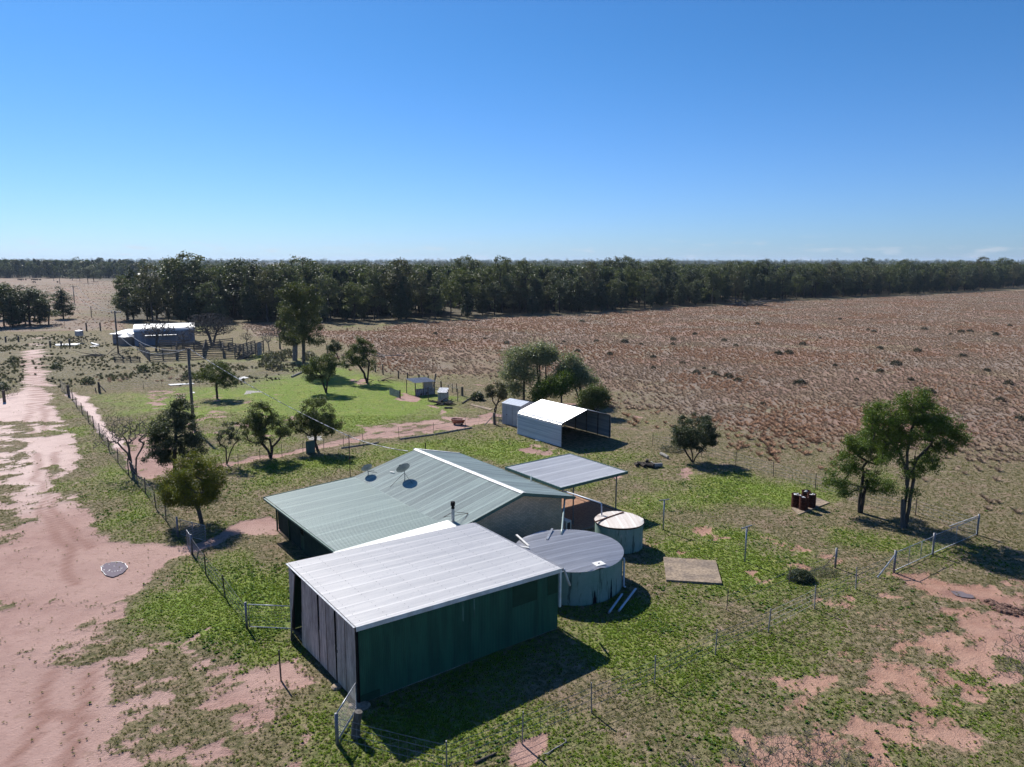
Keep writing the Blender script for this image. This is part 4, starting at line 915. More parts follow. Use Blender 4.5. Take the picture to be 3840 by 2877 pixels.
A_ = gp(2725, 2288); m = MB(); m.tube([gp(3129, 2129)+[0, 0, .75]-A_, gp(3075, 2148)+[0, 0, .05]-A_], .02, 6); m.build('stay', M['dark_steel'], f)
# back boundary fence right
wire_fence('wire_fence', 'thin back fence at the edge of the dry paddock behind the drums', [(2447, 1672), (2630, 1712), (2759, 1746), (2900, 1787), (3057, 1834), (3240, 1890), (3433, 1933), (3663, 2007, 1.2)], mat='dark_steel', r=.026)
wire_fence('wire_fence', 'old post and wire fence along the paddock edge behind the animal shelter', [(1228, 1330, 1.2, 'w'), (1290, 1352, 1.1), (1360, 1377, 1.2, 'w'), (1408, 1396, 1.2, 'w'), (1437, 1405, 1.5, 'w'), (1466, 1412, 1.1), (1494, 1420, 1.1, 'w'), (1529, 1424, 1.0, 'w'), (1572, 1430, 1.0, 'w'), (1605, 1442, 1.2, 'w'), (1655, 1462, 1.1, 'w'), (1734, 1485, 1.1, 'p'), (1808, 1502, 1.0), (1860, 1515, 1.0)], net=False)
b = gp(1625, 1450); m = MB(); m.tube([b+[0, 0, -.1], b+[.35, .1, 1.7]], .1, 8); tag(m.build('leaning_post', M['timber_grey'], None), 'tall leaning timber post behind the animal shelter', 'post')
# yard fence (middle)
f = wire_fence('wire_fence', 'fence of thin posts between the bare strip and the house lawn', [(810, 1775), (893, 1755), (976, 1735), (1058, 1717), (1136, 1703), (1214, 1690), (1289, 1680), (1362, 1672), (1497, 1647), (1627, 1629), (1745, 1605), (1855, 1592, 1.2, 'p')], wires=(.5, .9), net=False, mat='dark_steel')
A_ = gp(810, 1775)
m = MB()
for a, b in (((1280, 1683), (1420, 1663)), ((1630, 1631), (1770, 1606)), ((1500, 1649), (1627, 1632))): m.bar(gp(*a)+[0, 0, .06]-A_, gp(*b)+[0, 0, .07]-A_, .05, .13)
m.build('base_board', M['timber_pale'], f)
m = MB(); a, b = gp(1855, 1592), gp(1816, 1597); m.tube([a+[0, 0, 1.0], b+[0, 0, .04]], .045, 7); tag(m.build('post_stay', M['timber_pale'], None), 'pale sloping pole bracing the timber post near the garden shed', 'post stay')
panel('mesh_panel', 'narrow mesh gate between the timber post and garden shed', 'gate', gp(1859, 1591), gp(1883, 1590), .1, 1.0, (.5,), .022, None, None, .15)
m = MB(); a, b = gp(1148, 1702), gp(1182, 1697); m.hexa([a, b, b+[0, .03, 0], a+[0, .03, 0]], [a+[0, 0, 1.05], b+[0, 0, 1.08], b+[0, .03, 1.08], a+[0, .03, 1.05]]); tag(m.build('green_sheet', M['green_trim'], None), 'upright green iron sheet standing against the thin fence', 'iron sheet')
m = MB(); b = gp(1596, 1687); m.bar(b+[0, 0, -.1], b+[0, 0, .62], .07); tag(m.build('black_post', M['black_gap'], None), 'short black post on the lawn behind the roof ridge', 'post')
wire_fence('wire_fence', 'sagging wire fence across the scrub beyond the first yard tree', [(374, 1472, 1.3, 'W'), (539, 1458, 1.0), (608, 1450, .9), (682, 1440, 1.0), (1000, 1424, 1.1), (1100, 1408, 1.1)], net=False)
# wire gate leaves by the track
for nm, lb, pp, gg in (('wire_gate', 'sagging wire gate hung on a stout dark post left of the track', (17, 1507), ((28, 1490), (66, 1486))), ('wire_gate', 'crooked wire gate folded back beside the stout post right of the track', (259, 1484), ((252, 1478), (228, 1462)))):
    b = gp(*pp); o = thing(nm, lb, 'gate', b)
    if pp[0] < 100: m = MB(); m.tube([(0, 0, -.1), (0, 0, 1.35)], .16, 9); m.build('post', M['timber_dark'], o)
    g0, g1_ = gp(*gg[0])-b, gp(*gg[1])-b; m = MB(); m.tube([g0+[0, 0, .1], g0+[0, 0, 1.1], g1_+[0, 0, 1.15], g1_+[0, 0, .2], g0+[0, 0, .1]], .025, 6); m.tube([g0+[0, 0, 1.1], (g0+g1_)/2+[0, 0, .15], g1_+[0, 0, 1.15]], .02, 5); m.build('frame', M['dark_steel'], o)
    m = MB(); mesh_panel(m, g0, g1_, .1, 1.1, .25, .006); m.build('mesh', M['net_wire'], o)
m = MB(); b = gp(374, 1472); m.tube([b+[0, 0, 1.0], b+[.9, -.2, .1]], .06, 6); m.tube([b+[-.5, 0, .6], b+[-.45, 0, -.05]], .06, 6); tag(m.build('timber_brace', M['timber_grey'], None), 'splintered timber brace leaning on the end post in the scrub', 'timber')
# clothes line
for top, base, a, b, lb in (((2793, 1976), (2793, 2106), (2763, 1986), (2812, 1972), 'nearer clothes line post shaped like a T on the lawn'), ((2491, 1875), (2487, 1986), (2481, 1881), (2519, 1873), 'farther clothes line post shaped like a T near the small tank')):
    B0 = gp(*base); h = hz(B0, *top); o = thing('clothesline_post', lb, 'clothesline', B0, 0, 'clothesline posts')
    m = MB(); m.tube([(0, 0, -.1), (0, 0, h-.03)], .045, 9); m.build('pole', M['galv'], o, True)
    ca, cb_ = at_depth(B0[1], *a)-B0, at_depth(B0[1], *b)-B0; cc = (ca+cb_)/2; d = (cb_-ca)/2; d[1] = .25 if top[0] > 2600 else .1
    m = MB(); e0, e1 = np.array([0, 0, h])-d*[1, 1, 0]*1.05, np.array([0, 0, h])+d*[1, 1, 0]*1.05; m.bar(e0, e1, .06, .05); m.build('crossbar', M['grey_steel'], o)
    m = MB(); m.tube([(0, 0, h-.45), (d[0]*.6, d[1]*.6, h-.05)], .012, 5); m.build('brace', M['dark_steel'], o)
# concrete slab, drums
def slab(name, pts, h, mat, label, cat):
    P_ = [gp(*p) for p in pts]; m = MB(); m.hexa([p+[0, 0, -.06] for p in P_][::-1], [p+[0, 0, h] for p in P_][::-1]); return tag(m.build(name, M[mat], None), label, cat)
slab('concrete_slab', [(2487, 2095), (2684, 2109), (2707, 2194), (2498, 2181)], .10, 'concrete', 'bare stained concrete slab lying in the lawn', 'concrete slab')
slab('concrete_slab', [(2968, 1907), (2994, 1931), (3112, 1886), (3062, 1868)], .04, 'concrete', 'small concrete pad beneath the rusty drums', 'concrete slab')
rr = random.Random(9)
for (x_, y_), h, lb in zip(((2983, 1899), (3012, 1910), (3020, 1889), (3041, 1900)), (.86, .86, .90, .88), ('rusty drum at the left of the cluster, lowest rubbish', 'rusty drum in front with a pale band at its foot', 'rusty drum mostly hidden at the back of the cluster', 'rusty drum at the right of the cluster, casting shadow over the pad')):
    B0 = gp(x_, y_, .04); o = thing('rusty_drum', lb, 'drum', B0, rr.uniform(0, 6), 'rusty rubbish drums')
    m = MB(); r0 = .285; m.ring([(r0-.02, .03), (r0-.015, h), (r0+.012, h), (r0+.012, h-.03), (r0, h-.03), (r0, h*.68), (r0+.014, h*.665), (r0, h*.65), (r0, h*.37), (r0+.014, h*.355), (r0, h*.34), (r0, .03), (r0+.01, .02), (r0+.01, 0)], 26); m.add([((r0-.02)*math.cos(2*math.pi*k/26), (r0-.02)*math.sin(2*math.pi*k/26), h*.55) for k in range(26)], [tuple(range(26))]); m.build('drum_body', M['rust'], o)
    m = MB()
    for k in range(7):
        a = rr.uniform(0, 6.28); q = rr.uniform(0, .17); p = np.array([q*math.cos(a), q*math.sin(a), h-.08+rr.uniform(-.05, .06)]); d = np.array([rr.uniform(-.12, .12), rr.uniform(-.12, .12), rr.uniform(-.05, .1)]); m.bar(p-d, p+d, .09, .05)
    m.build('rubbish', M['white_paint'], o)
# leafy clump in garden and small items
def clump(name, B0, r_, h_, n, size, mat, label, cat, aspect=.25, up=.5, par=None, seed=1):
    g = np.random.RandomState(seed); a = g.normal(size=(n, 3)); a /= np.linalg.norm(a, axis=1)[:, None]; a[:, 2] = np.abs(a[:, 2]); q = g.uniform(.3, 1, n)**.5
    C = a*q[:, None]*[r_, r_*.8, h_]; me = leaf_mesh(name, C, size, g, aspect, 0, None, up); o = link_mesh(name, me, M[mat], par)
    if par is None: o.location = B0; tag(o, label, cat)
    return o
clump('strap_leaf_plant', gp(3002, 2175), .72, .55, 2600, .16, 'leaf_dark', 'dark strappy leaved clump inside the little garden fence', 'plant', .16, .55)
clump('dead_vine', gp(3085, 2150), .9, .28, 1500, .13, 'scrub', 'grey brown dead vine heap beside the dark leafy clump', 'plant', .1, .1, seed=3)
LMUL = 1.6
# ------------------------------------------------------------------ trees
def skeleton(trunk, targets, seg, g, up_pen=.35, wob=.07):
    """trunk: list of points; grows a branch from the nearest node to each target. returns nodes, parent"""
    Pn = [np.array(p, float) for p in trunk]; par = [-1]+list(range(len(trunk)-1))
    top = Pn[-1]; order = np.argsort(np.linalg.norm(targets-top, axis=1)); ends = []
    P = np.zeros((60000, 3)); n = len(Pn); P[:n] = Pn
    for i in order:
        t = targets[i]; d = P[:n]-t; c = np.linalg.norm(d, axis=1)+up_pen*np.maximum(0, d[:, 2])*2
        c[:max(1, len(trunk)//3)] += 2.
        j = int(np.argmin(c)); a = P[j].copy(); L = np.linalg.norm(t-a); k = max(1, int(L/seg))
        off = g.normal(size=3)*wob*L
        for q in range(1, k+1):
            f = q/k; p = a*(1-f)+t*f+off*math.sin(f*math.pi)*.6+np.array([0, 0, -.10*L*math.sin(f*math.pi)])
            if n >= 59990: break
            P[n] = p; par.append(j if q == 1 else n-1); n += 1
        ends.append(n-1)
    return P[:n], np.array(par), ends
def limbs_mesh(name, P, par, r0, rtip, pw=.42, nside=5):
    n = len(P); cnt = np.zeros(n); ch = np.bincount(par[par >= 0], minlength=n)
    cnt[ch == 0] = 1
    for i in range(n-1, 0, -1): cnt[par[i]] += cnt[i]
    r = rtip+(r0-rtip)*(np.maximum(cnt, 1)/cnt[0])**pw*1.0
    r = np.where(cnt <= 1, rtip, r)
    i = np.arange(1, n); i = i[par[i] >= 0]; a, b = P[par[i]], P[i]; d = b-a; d /= np.linalg.norm(d, axis=1)[:, None]+1e-9
    ref = np.where(np.abs(d[:, 2:3]) < .9, [[0, 0, 1.]], [[1., 0, 0]]); x = np.cross(d, ref); x /= np.linalg.norm(x, axis=1)[:, None]; y = np.cross(d, x)
    V = []; 
    ra = np.minimum(r[par[i]], r[i]*1.35); rb = r[i]
    for pt, rad in ((a, ra), (b, rb)):
        for k in range(nside):
            an = 2*math.pi*k/nside; V.append(pt+(x*math.cos(an)+y*math.sin(an))*rad[:, None])
    V = np.stack(V, 1).reshape(-1, 3); m = len(i); base = (np.arange(m)*2*nside)[:, None]
    F = np.stack([np.stack([base[:, 0]+k, base[:, 0]+(k+1) % nside, base[:, 0]+nside+(k+1) % nside, base[:, 0]+nside+k], 1) for k in range(nside)], 1).reshape(-1, 4)
    return np_mesh(name, V, F)
def in_ell(g, n, c, r, shell=.45):
    a = g.normal(size=(n, 3)); a /= np.linalg.norm(a, axis=1)[:, None]; q = (g.uniform(shell**3, 1, n))**(1/3)
    return np.array(c)+a*q[:, None]*np.array(r)
def build_tree(name, label, cat, loc, trunks, lobes, g, leaf='leaf_olive', bark_='bark', ncl=60, cr=.45, lpc=110, lsize=.11, r0=.14, rtip=.010, seg=.35, twig=True, aspect=.5, group=None, par=None, shell=.45, flat=.75, droop=0., pw=.52, loose=.12, wob=.07):
    """lobes: (cx,cy,cz,rx,ry,rz) local; trunks: list of polylines"""
    lpc = lpc*LMUL; r0 = r0*.78; lsize = lsize*1.12
    vol = np.array([l[3]*l[4]*l[5] for l in lobes])**.8; cnts = np.maximum(2, (ncl*vol/vol.sum()).astype(int))
    T = np.concatenate([in_ell(g, c, l[:3], l[3:], shell) for c, l in zip(cnts, lobes)])
    T = T[T[:, 2] > .25]
    t = thing(name, label, cat, loc, 0, group)
    if len(trunks) == 1: asg = np.zeros(len(T), int)
    else: asg = np.argmin(np.stack([np.linalg.norm(T-np.array(tr[-1]), axis=1) for tr in trunks], 1), 1)
    E_ = []
    for k, tr in enumerate(trunks):
        Tk = T[asg == k]
        if not len(Tk): Tk = np.array([np.array(tr[-1])+[0, 0, .3]])
        P, pr, ends = skeleton(tr, Tk, seg, g, wob=wob)
        me = limbs_mesh('trunk', P, pr, r0*(1 if k == 0 else .8), rtip, pw); link_mesh('trunk', me, M[bark_], t); E_.append(P[ends])
    if leaf:
        C = np.concatenate(E_); n = len(C); per = np.maximum(8, g.poisson(lpc, n)*g.uniform(.5, 1.4, n)).astype(int)
        cc = np.repeat(C, per, 0); rr_ = np.repeat(cr*g.uniform(.65, 1.3, n), per)
        a = g.normal(size=cc.shape); a /= np.linalg.norm(a, axis=1)[:, None]; q = g.uniform(0, 1, len(cc))**(.45)
        q = np.where(g.uniform(0, 1, len(cc)) < loose, q*1.6, q)
        pos = cc+a*(q*rr_)[:, None]*[1, 1, flat]+[0, 0, -droop]
        pos = pos[pos[:, 2] > .05]
        tn = np.clip(np.repeat(g.uniform(.1, .8, n), per)[:len(pos)]+g.normal(size=len(pos))*.16, 0, 1)
        me = leaf_mesh('crown', pos, lsize, g, aspect, 0, tn); link_mesh('crown', me, M[leaf], t)
    return t
def photo_lobes(B, L, ry=None):
    """ellipses (px,py,rx,ry[,dy]) as sighted, put at the depth of the foot B -> local lobes"""
    out = []
    for l in L:
        dy = l[4] if len(l) > 4 else 0.
        c = at_depth(B[1]+dy, l[0], l[1]); dist = c[1]/math.cos(CP) ; s_ = math.hypot(c[1], c[2]-CH)/CF
        out.append((c[0]-B[0], c[1]-B[1], c[2]-B[2], l[2]*s_, (ry or l[2]*.85)*s_, l[3]*s_/math.cos(math.atan2(CH-c[2], c[1]))))
    return out
def ptree(name, label, base, trunk_px, L, seed=1, cat='tree', **k):
    """trunk_px: list of polylines in sight coordinates starting near the foot"""
    B = gp(*base); g = np.random.RandomState(seed)
    trs = []
    for tr in trunk_px:
        pl = []
        for i, q in enumerate(tr):
            c = at_depth(B[1]+(q[2] if len(q) > 2 else 0), q[0], q[1])-B; pl.append(c)
        pl[0][2] = -.1 if tr[0][1] > base[1]-40 else pl[0][2]
        fine_ = [pl[0]]
        for a, b in zip(pl[:-1], pl[1:]):
            m_ = max(2, int(np.linalg.norm(b-a)/.4)); fine_ += [a+(b-a)*(j+1)/m_+g.normal(size=3)*.02 for j in range(m_)]
        trs.append(fine_)
    return build_tree(name, label, cat, B, trs, photo_lobes(B, L), g, **k)
def bare(name, label, base, trunk_px, L, seed=1, n=420, **k):
    k.setdefault('seg', .3); k.setdefault('r0', .13); k.setdefault('rtip', .009); k.setdefault('shell', .15); k.setdefault('pw', .62); k['wob'] = .045
    return ptree(name, label, base, trunk_px, L, seed, leaf=None, ncl=n, bark_=k.pop('bark_', 'bark_grey'), **k)
# near left
bare('bare_tree', 'leafless spreading tree rooted at the rusty rail of the side fence', (503, 1777), [[(503, 1777), (490, 1720), (478, 1660)], [(505, 1775), (512, 1720), (540, 1660)], [(498, 1775), (480, 1700), (440, 1662)]], [(470, 1610, 95, 55), (400, 1630, 62, 40), (540, 1600, 50, 45), (430, 1580, 50, 30), (370, 1668, 45, 16)], 3, n=1100, r0=.105, rtip=.0065)
ptree('dense_tree', 'dense dark pointed tree in front of the wooden power pole', (655, 1790), [[(655, 1790), (655, 1700), (660, 1600)]], [(655, 1640, 100, 100), (675, 1545, 62, 50), (600, 1700, 60, 60), (720, 1670, 55, 70), (640, 1600, 80, 70), (672, 1512, 28, 26)], 4, leaf='leaf_dark', ncl=170, cr=.42, lpc=130, lsize=.10, r0=.2, shell=.3)
ptree('wattle_tree', 'yellow green topped bushy tree beside the open farm gate', (756, 1959), [[(756, 1959), (742, 1905), (728, 1865)]], [(720, 1795, 120, 68), (660, 1830, 70, 55), (790, 1800, 62, 62), (730, 1740, 70, 34), (715, 1845, 110, 34), (640, 1850, 45, 26), (715, 1880, 95, 24), (775, 1865, 50, 30)], 5, leaf='leaf_wattle', ncl=190, cr=.42, lpc=130, lsize=.085, r0=.17, bark_='bark_grey', shell=.4)
ptree('small_tree', 'thin open sapling between the dense dark tree and the forked tree', (849, 1742), [[(849, 1742), (850, 1712), (846, 1680)], [(850, 1738), (862, 1700), (878, 1665)]], [(838, 1640, 36, 36), (885, 1620, 34, 36), (860, 1600, 30, 22)], 6, leaf='leaf_dark', ncl=46, cr=.24, lpc=42, lsize=.10, r0=.07, shell=.5)
ptree('forked_tree', 'leaning olive green tree with forked trunk left of the green sheet', (1014, 1717), [[(1014, 1717), (1005, 1690), (980, 1660)], [(1016, 1715), (1018, 1680), (1012, 1650)], [(1016, 1712), (1024, 1675), (1046, 1650)]], [(975, 1565, 58, 58), (1010, 1600, 70, 50), (930, 1600, 34, 30), (1070, 1620, 30, 18), (960, 1640, 50, 22)], 7, leaf='leaf_olive', ncl=120, cr=.36, lpc=100, lsize=.10, r0=.14)
ptree('round_tree', 'olive green tree with leaning trunk right behind the green sheet', (1192, 1690), [[(1192, 1690), (1182, 1660), (1180, 1630)]], [(1190, 1540, 62, 55), (1215, 1590, 60, 42), (1120, 1590, 42, 34), (1160, 1610, 50, 22), (1255, 1590, 26, 24)], 8, leaf='leaf_olive', ncl=130, cr=.38, lpc=105, lsize=.10, r0=.17)
ptree('round_tree', 'lone bushy tree on a bare patch right of the power pole', (814, 1494), [[(814, 1494), (813, 1470), (812, 1450)]], [(805, 1400, 62, 45), (850, 1420, 46, 34), (762, 1415, 34, 30)], 9, leaf='leaf_olive', ncl=85, cr=.5, lpc=95, lsize=.13, r0=.18, seg=.5)
ptree('round_tree', 'rounded tree in the yard just below the tall gum', (1223, 1473), [[(1223, 1473), (1215, 1450), (1208, 1430)], [(1224, 1472), (1226, 1440), (1230, 1420)]], [(1200, 1385, 62, 45), (1235, 1365, 45, 40), (1165, 1400, 35, 30)], 10, leaf='leaf_olive', ncl=90, cr=.52, lpc=95, lsize=.14, r0=.17, seg=.5)
ptree('yard_tree', 'tall narrow tree beside the fallen branches near the animal shelter', (1376, 1436), [[(1376, 1436), (1366, 1400), (1345, 1370)], [(1378, 1436), (1380, 1400), (1385, 1360)]], [(1385, 1345, 32, 60), (1340, 1330, 42, 50), (1345, 1295, 26, 26), (1308, 1360, 26, 34), (1360, 1290, 20, 20)], 11, leaf='leaf_olive', ncl=90, cr=.5, lpc=90, lsize=.14, r0=.2, seg=.5)
ptree('small_tree', 'small round tree behind the yard trees at the paddock edge', (1277, 1360), [[(1277, 1360), (1270, 1345), (1262, 1330)]], [(1256, 1305, 24, 26)], 12, leaf='leaf_dark', ncl=24, cr=.55, lpc=90, lsize=.16, r0=.12, seg=.6)
ptree('tall_gum', 'tall gum with thick pale trunk beyond the yard, left of the pair', (1105, 1352), [[(1105, 1352), (1106, 1300), (1104, 1240)]], [(1095, 1230, 42, 58), (1060, 1215, 28, 24), (1090, 1180, 40, 34), (1085, 1270, 38, 26)], 13, leaf='leaf_gum', bark_='bark_pale', ncl=90, cr=.8, lpc=75, lsize=.22, r0=.55, seg=.8, group='pair of tall gums beyond the yard')
ptree('tall_gum', 'tallest gum beyond the yard with towering crown and dark trunk', (1139, 1392), [[(1139, 1392), (1138, 1320), (1136, 1240), (1130, 1160)]], [(1125, 1085, 62, 34), (1085, 1100, 38, 34), (1150, 1140, 55, 50), (1100, 1150, 52, 40), (1160, 1220, 50, 42), (1180, 1270, 34, 26), (1120, 1230, 50, 60), (1190, 1120, 20, 20)], 14, leaf='leaf_gum', bark_='bark_grey', ncl=200, cr=.72, lpc=70, lsize=.20, r0=.34, seg=.8, group='pair of tall gums beyond the yard')
# trees behind the carport
ptree('sparse_gum', 'sparse glinting gum at the left of the clump behind the carport', (1965, 1500), [[(1965, 1500), (1965, 1440), (1963, 1380), (1958, 1330)]], [(1935, 1345, 48, 40), (1975, 1320, 36, 28), (1905, 1400, 32, 26), (1960, 1400, 55, 30), (1930, 1460, 40, 24)], 15, leaf='leaf_grey', ncl=230, cr=.8, loose=.3, lpc=42, lsize=.17, r0=.17, rtip=.014, seg=.5, group='gums behind the carport')
ptree('sparse_gum', 'umbrella topped gum with bare straight stems behind the carport', (2020, 1500), [[(2020, 1500), (2018, 1420), (2014, 1370)], [(2026, 1498), (2026, 1430), (2022, 1370)], [(2047, 1496), (2047, 1410), (2046, 1360)]], [(2005, 1325, 36, 30), (2045, 1315, 38, 24), (2072, 1335, 22, 22), (2040, 1345, 50, 20)], 16, leaf='leaf_grey', ncl=170, cr=.75, loose=.3, lpc=38, lsize=.17, r0=.13, rtip=.014, seg=.5, group='gums behind the carport')
ptree('bright_gum', 'low bright green gum just behind the carport ridge', (2106, 1522), [[(2106, 1522), (2104, 1480), (2100, 1440)]], [(2080, 1450, 48, 34), (2030, 1460, 34, 30), (2110, 1430, 40, 30), (2015, 1485, 24, 18)], 17, leaf='leaf_bright', ncl=200, cr=.7, loose=.3, lpc=42, lsize=.17, r0=.13, rtip=.013, seg=.5, group='gums behind the carport')
ptree('sparse_gum', 'tall forked gum at the right of the carport clump', (2180, 1512), [[(2180, 1512), (2178, 1470), (2170, 1430)], [(2176, 1510), (2160, 1460), (2150, 1420)]], [(2140, 1370, 36, 34), (2130, 1340, 14, 22), (2170, 1400, 45, 28), (2110, 1400, 36, 30), (2215, 1430, 34, 16), (2150, 1430, 50, 22)], 18, leaf='leaf_grey', ncl=230, cr=.7, loose=.3, lpc=44, lsize=.17, r0=.15, rtip=.013, seg=.5, group='gums behind the carport')
ptree('dense_bush', 'dense dark bush right behind the carport roof', (2232, 1560), [[(2232, 1560), (2232, 1540)]], [(2235, 1490, 46, 44), (2200, 1500, 36, 34), (2262, 1500, 24, 30)], 19, leaf='leaf_olive', ncl=130, cr=.45, lpc=100, lsize=.12, r0=.14, cat='bush')
ptree('small_tree', 'small twisted tree beside the garden shed and mesh gate', (1853, 1561), [[(1853, 1561), (1856, 1535), (1866, 1510)], [(1854, 1560), (1862, 1530), (1850, 1505)]], [(1862, 1462, 36, 28), (1885, 1480, 26, 22), (1838, 1475, 22, 20)], 20, leaf='leaf_brown', ncl=80, cr=.28, lpc=52, lsize=.11, r0=.10)
ptree('round_bush', 'round dark bush tree with many stems near the woodpile', (2596, 1730), [[(2596, 1730), (2580, 1705), (2565, 1685)], [(2597, 1730), (2596, 1700), (2592, 1680)], [(2600, 1729), (2618, 1700), (2635, 1688)]], [(2605, 1605, 86, 50), (2560, 1640, 48, 38), (2655, 1635, 44, 36), (2610, 1650, 80, 34)], 21, leaf='leaf_dark', ncl=170, cr=.33, lpc=95, lsize=.10, r0=.09, cat='bush tree')
ptree('spreading_tree', 'big spreading tree with twin pale trunks beside the mesh gates', (3395, 1976), [[(3395, 1976), (3412, 1880), (3424, 1800), (3428, 1740), (3432, 1680)], [(3384, 1972), (3398, 1880), (3405, 1800), (3380, 1710), (3330, 1640)], [(3405, 1800), (3440, 1720), (3490, 1670)], [(3400, 1820), (3402, 1720), (3412, 1620)]], [(3420, 1500, 64, 42), (3330, 1550, 90, 44), (3270, 1600, 55, 42), (3480, 1560, 85, 48), (3560, 1600, 60, 42), (3595, 1640, 42, 24), (3430, 1600, 120, 50), (3360, 1650, 80, 36), (3520, 1670, 60, 34), (3270, 1640, 36, 34), (3405, 1850, 28, 24), (3330, 1715, 50, 36), (3480, 1735, 55, 36), (3425, 1760, 40, 40), (3585, 1660, 40, 24)], 22, leaf='leaf_bright', bark_='bark_mid', ncl=460, cr=.36, lpc=70, lsize=.095, r0=.14, rtip=.011, seg=.4, pw=.5)
ptree('bushy_tree', 'shorter bushy tree with twin trunks behind the spreading one', (3229, 1922), [[(3229, 1922), (3236, 1860), (3252, 1800)], [(3222, 1920), (3226, 1850), (3238, 1770)]], [(3240, 1670, 70, 44), (3280, 1700, 60, 50), (3190, 1740, 60, 44), (3290, 1800, 60, 44), (3130, 1800, 42, 36), (3170, 1830, 50, 30), (3330, 1830, 30, 26), (3210, 1660, 50, 30)], 23, leaf='leaf_bright', bark_='bark', ncl=190, cr=.36, lpc=78, lsize=.095, r0=.15, rtip=.010, seg=.4)
B0 = gp(3384, 1974); m = MB(); m.tube([B0+[0, -.1, -.1], B0+[-.12, -.1, .9], B0+[-.18, -.1, 1.75]], [.15, .13, .10], 10); tag(m.build('dead_stump', M['bark_grey'], None), 'upright grey dead stump beside the twin pale trunks', 'stump')
# leafless trees by the stock yards
bare('bare_tree', 'wide domed leafless tree over the stock yards', (794, 1294), [[(794, 1294), (785, 1262), (775, 1240)], [(798, 1294), (806, 1262), (815, 1240)]], [(785, 1205, 88, 34), (840, 1225, 48, 28), (740, 1225, 44, 28), (790, 1240, 80, 22)], 31, n=1800, r0=.36, rtip=.030, seg=.7)
bare('bare_tree', 'leafless tree in front of the silver arched shed', (585, 1320), [[(585, 1320), (586, 1290), (590, 1260)]], [(590, 1225, 60, 30), (560, 1245, 40, 26), (625, 1240, 36, 26)], 32, n=900, r0=.26, rtip=.028, seg=.7)
bare('bare_tree', 'low leafless bushy tree between the arched shed and domed tree', (690, 1305), [[(690, 1305), (690, 1290), (690, 1278)]], [(692, 1262, 34, 22)], 36, n=220, r0=.16, rtip=.02, seg=.6)
bare('bare_tree', 'small leafless tree behind the loading ramp', (924, 1300), [[(924, 1300), (924, 1285), (925, 1275)]], [(922, 1262, 26, 16)], 33, n=150, r0=.12, rtip=.018, seg=.6)
bare('bare_tree', 'little leafless tree on the green strip right of the ramp', (1010, 1320), [[(1010, 1320), (1008, 1300), (1004, 1285)]], [(1000, 1262, 30, 22)], 34, n=170, r0=.12, rtip=.018, seg=.6)
bare('bare_tree', 'larger leafless tree next to the pale trunked gum', (1051, 1310), [[(1051, 1310), (1049, 1280), (1046, 1255)]], [(1035, 1240, 40, 28), (1060, 1250, 24, 22)], 35, n=260, r0=.22, rtip=.018, seg=.6)
# leafless shrubs whose tops reach into the bottom of the picture
for i, (bx, by, L, sd, lb) in enumerate(((2850, 3000, [(2850, 2830, 100, 60, .0), (2920, 2835, 90, 70, 0), (2760, 2850, 60, 50, 0)], 41, 'leafless shrub left of its pair at the bottom edge'), (3060, 3020, [(3060, 2835, 120, 75, 0), (3130, 2860, 90, 60, 0)], 42, 'leafless shrub right of its pair at the bottom edge'), (3900, 2640, [(3860, 2450, 110, 75, 0), (3820, 2520, 80, 40, 0)], 43, 'leafless shrub leaning in at the right edge'), (2580, 3000, [(2570, 2880, 60, 40, 0)], 44, 'thin leafless shrub just showing at the bottom edge'), (3320, 3040, [(3300, 2900, 60, 50, 0)], 45, 'sparse leafless twigs right of the pair at the bottom edge'))):
    bare('bare_shrub', lb, (bx, by), [[(bx, by), (bx-6, by-60), (bx-10, by-85)], [(bx+5, by), (bx+15, by-60), (bx+25, by-85)]], L, sd, n=520 if i < 3 else 150, r0=.03, rtip=.0055, seg=.16, cat='shrub', group='leafless shrubs at the frame edge')

# ------------------------------------------------------------------ the wood behind the paddock
LMUL = 1.25
def proto_tree(seed, H, lob, tr, leaf, bark_, ncl, cr, lpc, lsize, r0, **k):
    g = np.random.RandomState(seed)
    return build_tree('bush_tree', 'x', 'tree', (0, 0, 0), tr, lob, g, leaf=leaf, bark_=bark_, ncl=ncl, cr=cr, lpc=lpc, lsize=lsize, r0=r0, rtip=.03, seg=1.1, **k)
def euc(seed, leaf, H=14, bark_='bark'):
    g = np.random.RandomState(seed); lb = [(g.uniform(-1, 1)*1.0, g.uniform(-1, 1), H*.82, 3.0, 3.0, H*.15)]
    for k in range(9): a = k*1.2+g.uniform(-.3, .3); q = g.uniform(1.4, 3.3); z = H*g.uniform(.24, .78); lb.append((q*math.cos(a), q*math.sin(a), z, g.uniform(1.4, 2.3), g.uniform(1.4, 2.3), g.uniform(1.0, 1.7)))
    dx, dy = g.uniform(-.6, .6, 2)
    return proto_tree(seed, H, lb, [[(0, 0, -.2), (dx*.4, dy*.4, H*.2), (dx, dy, H*.42), (dx*1.4, dy*1.4, H*.62)]], leaf, bark_, 110, .95, 46, .36, .30, flat=.7)
def pine(seed, leaf, H=12):
    g = np.random.RandomState(seed); lb = []
    for z, r_ in ((.16, 1.9), (.30, 2.3), (.44, 2.4), (.58, 2.1), (.72, 1.6), (.86, 1.0), (.95, .5)): lb.append((g.uniform(-.3, .3), g.uniform(-.3, .3), H*z, r_, r_, H*.10))
    return proto_tree(seed, H, lb, [[(0, 0, -.2), (0, 0, H*.3), (.1, 0, H*.6), (0, 0, H*.9)]], leaf, 'bark', 110, .75, 46, .34, .24, flat=.9)
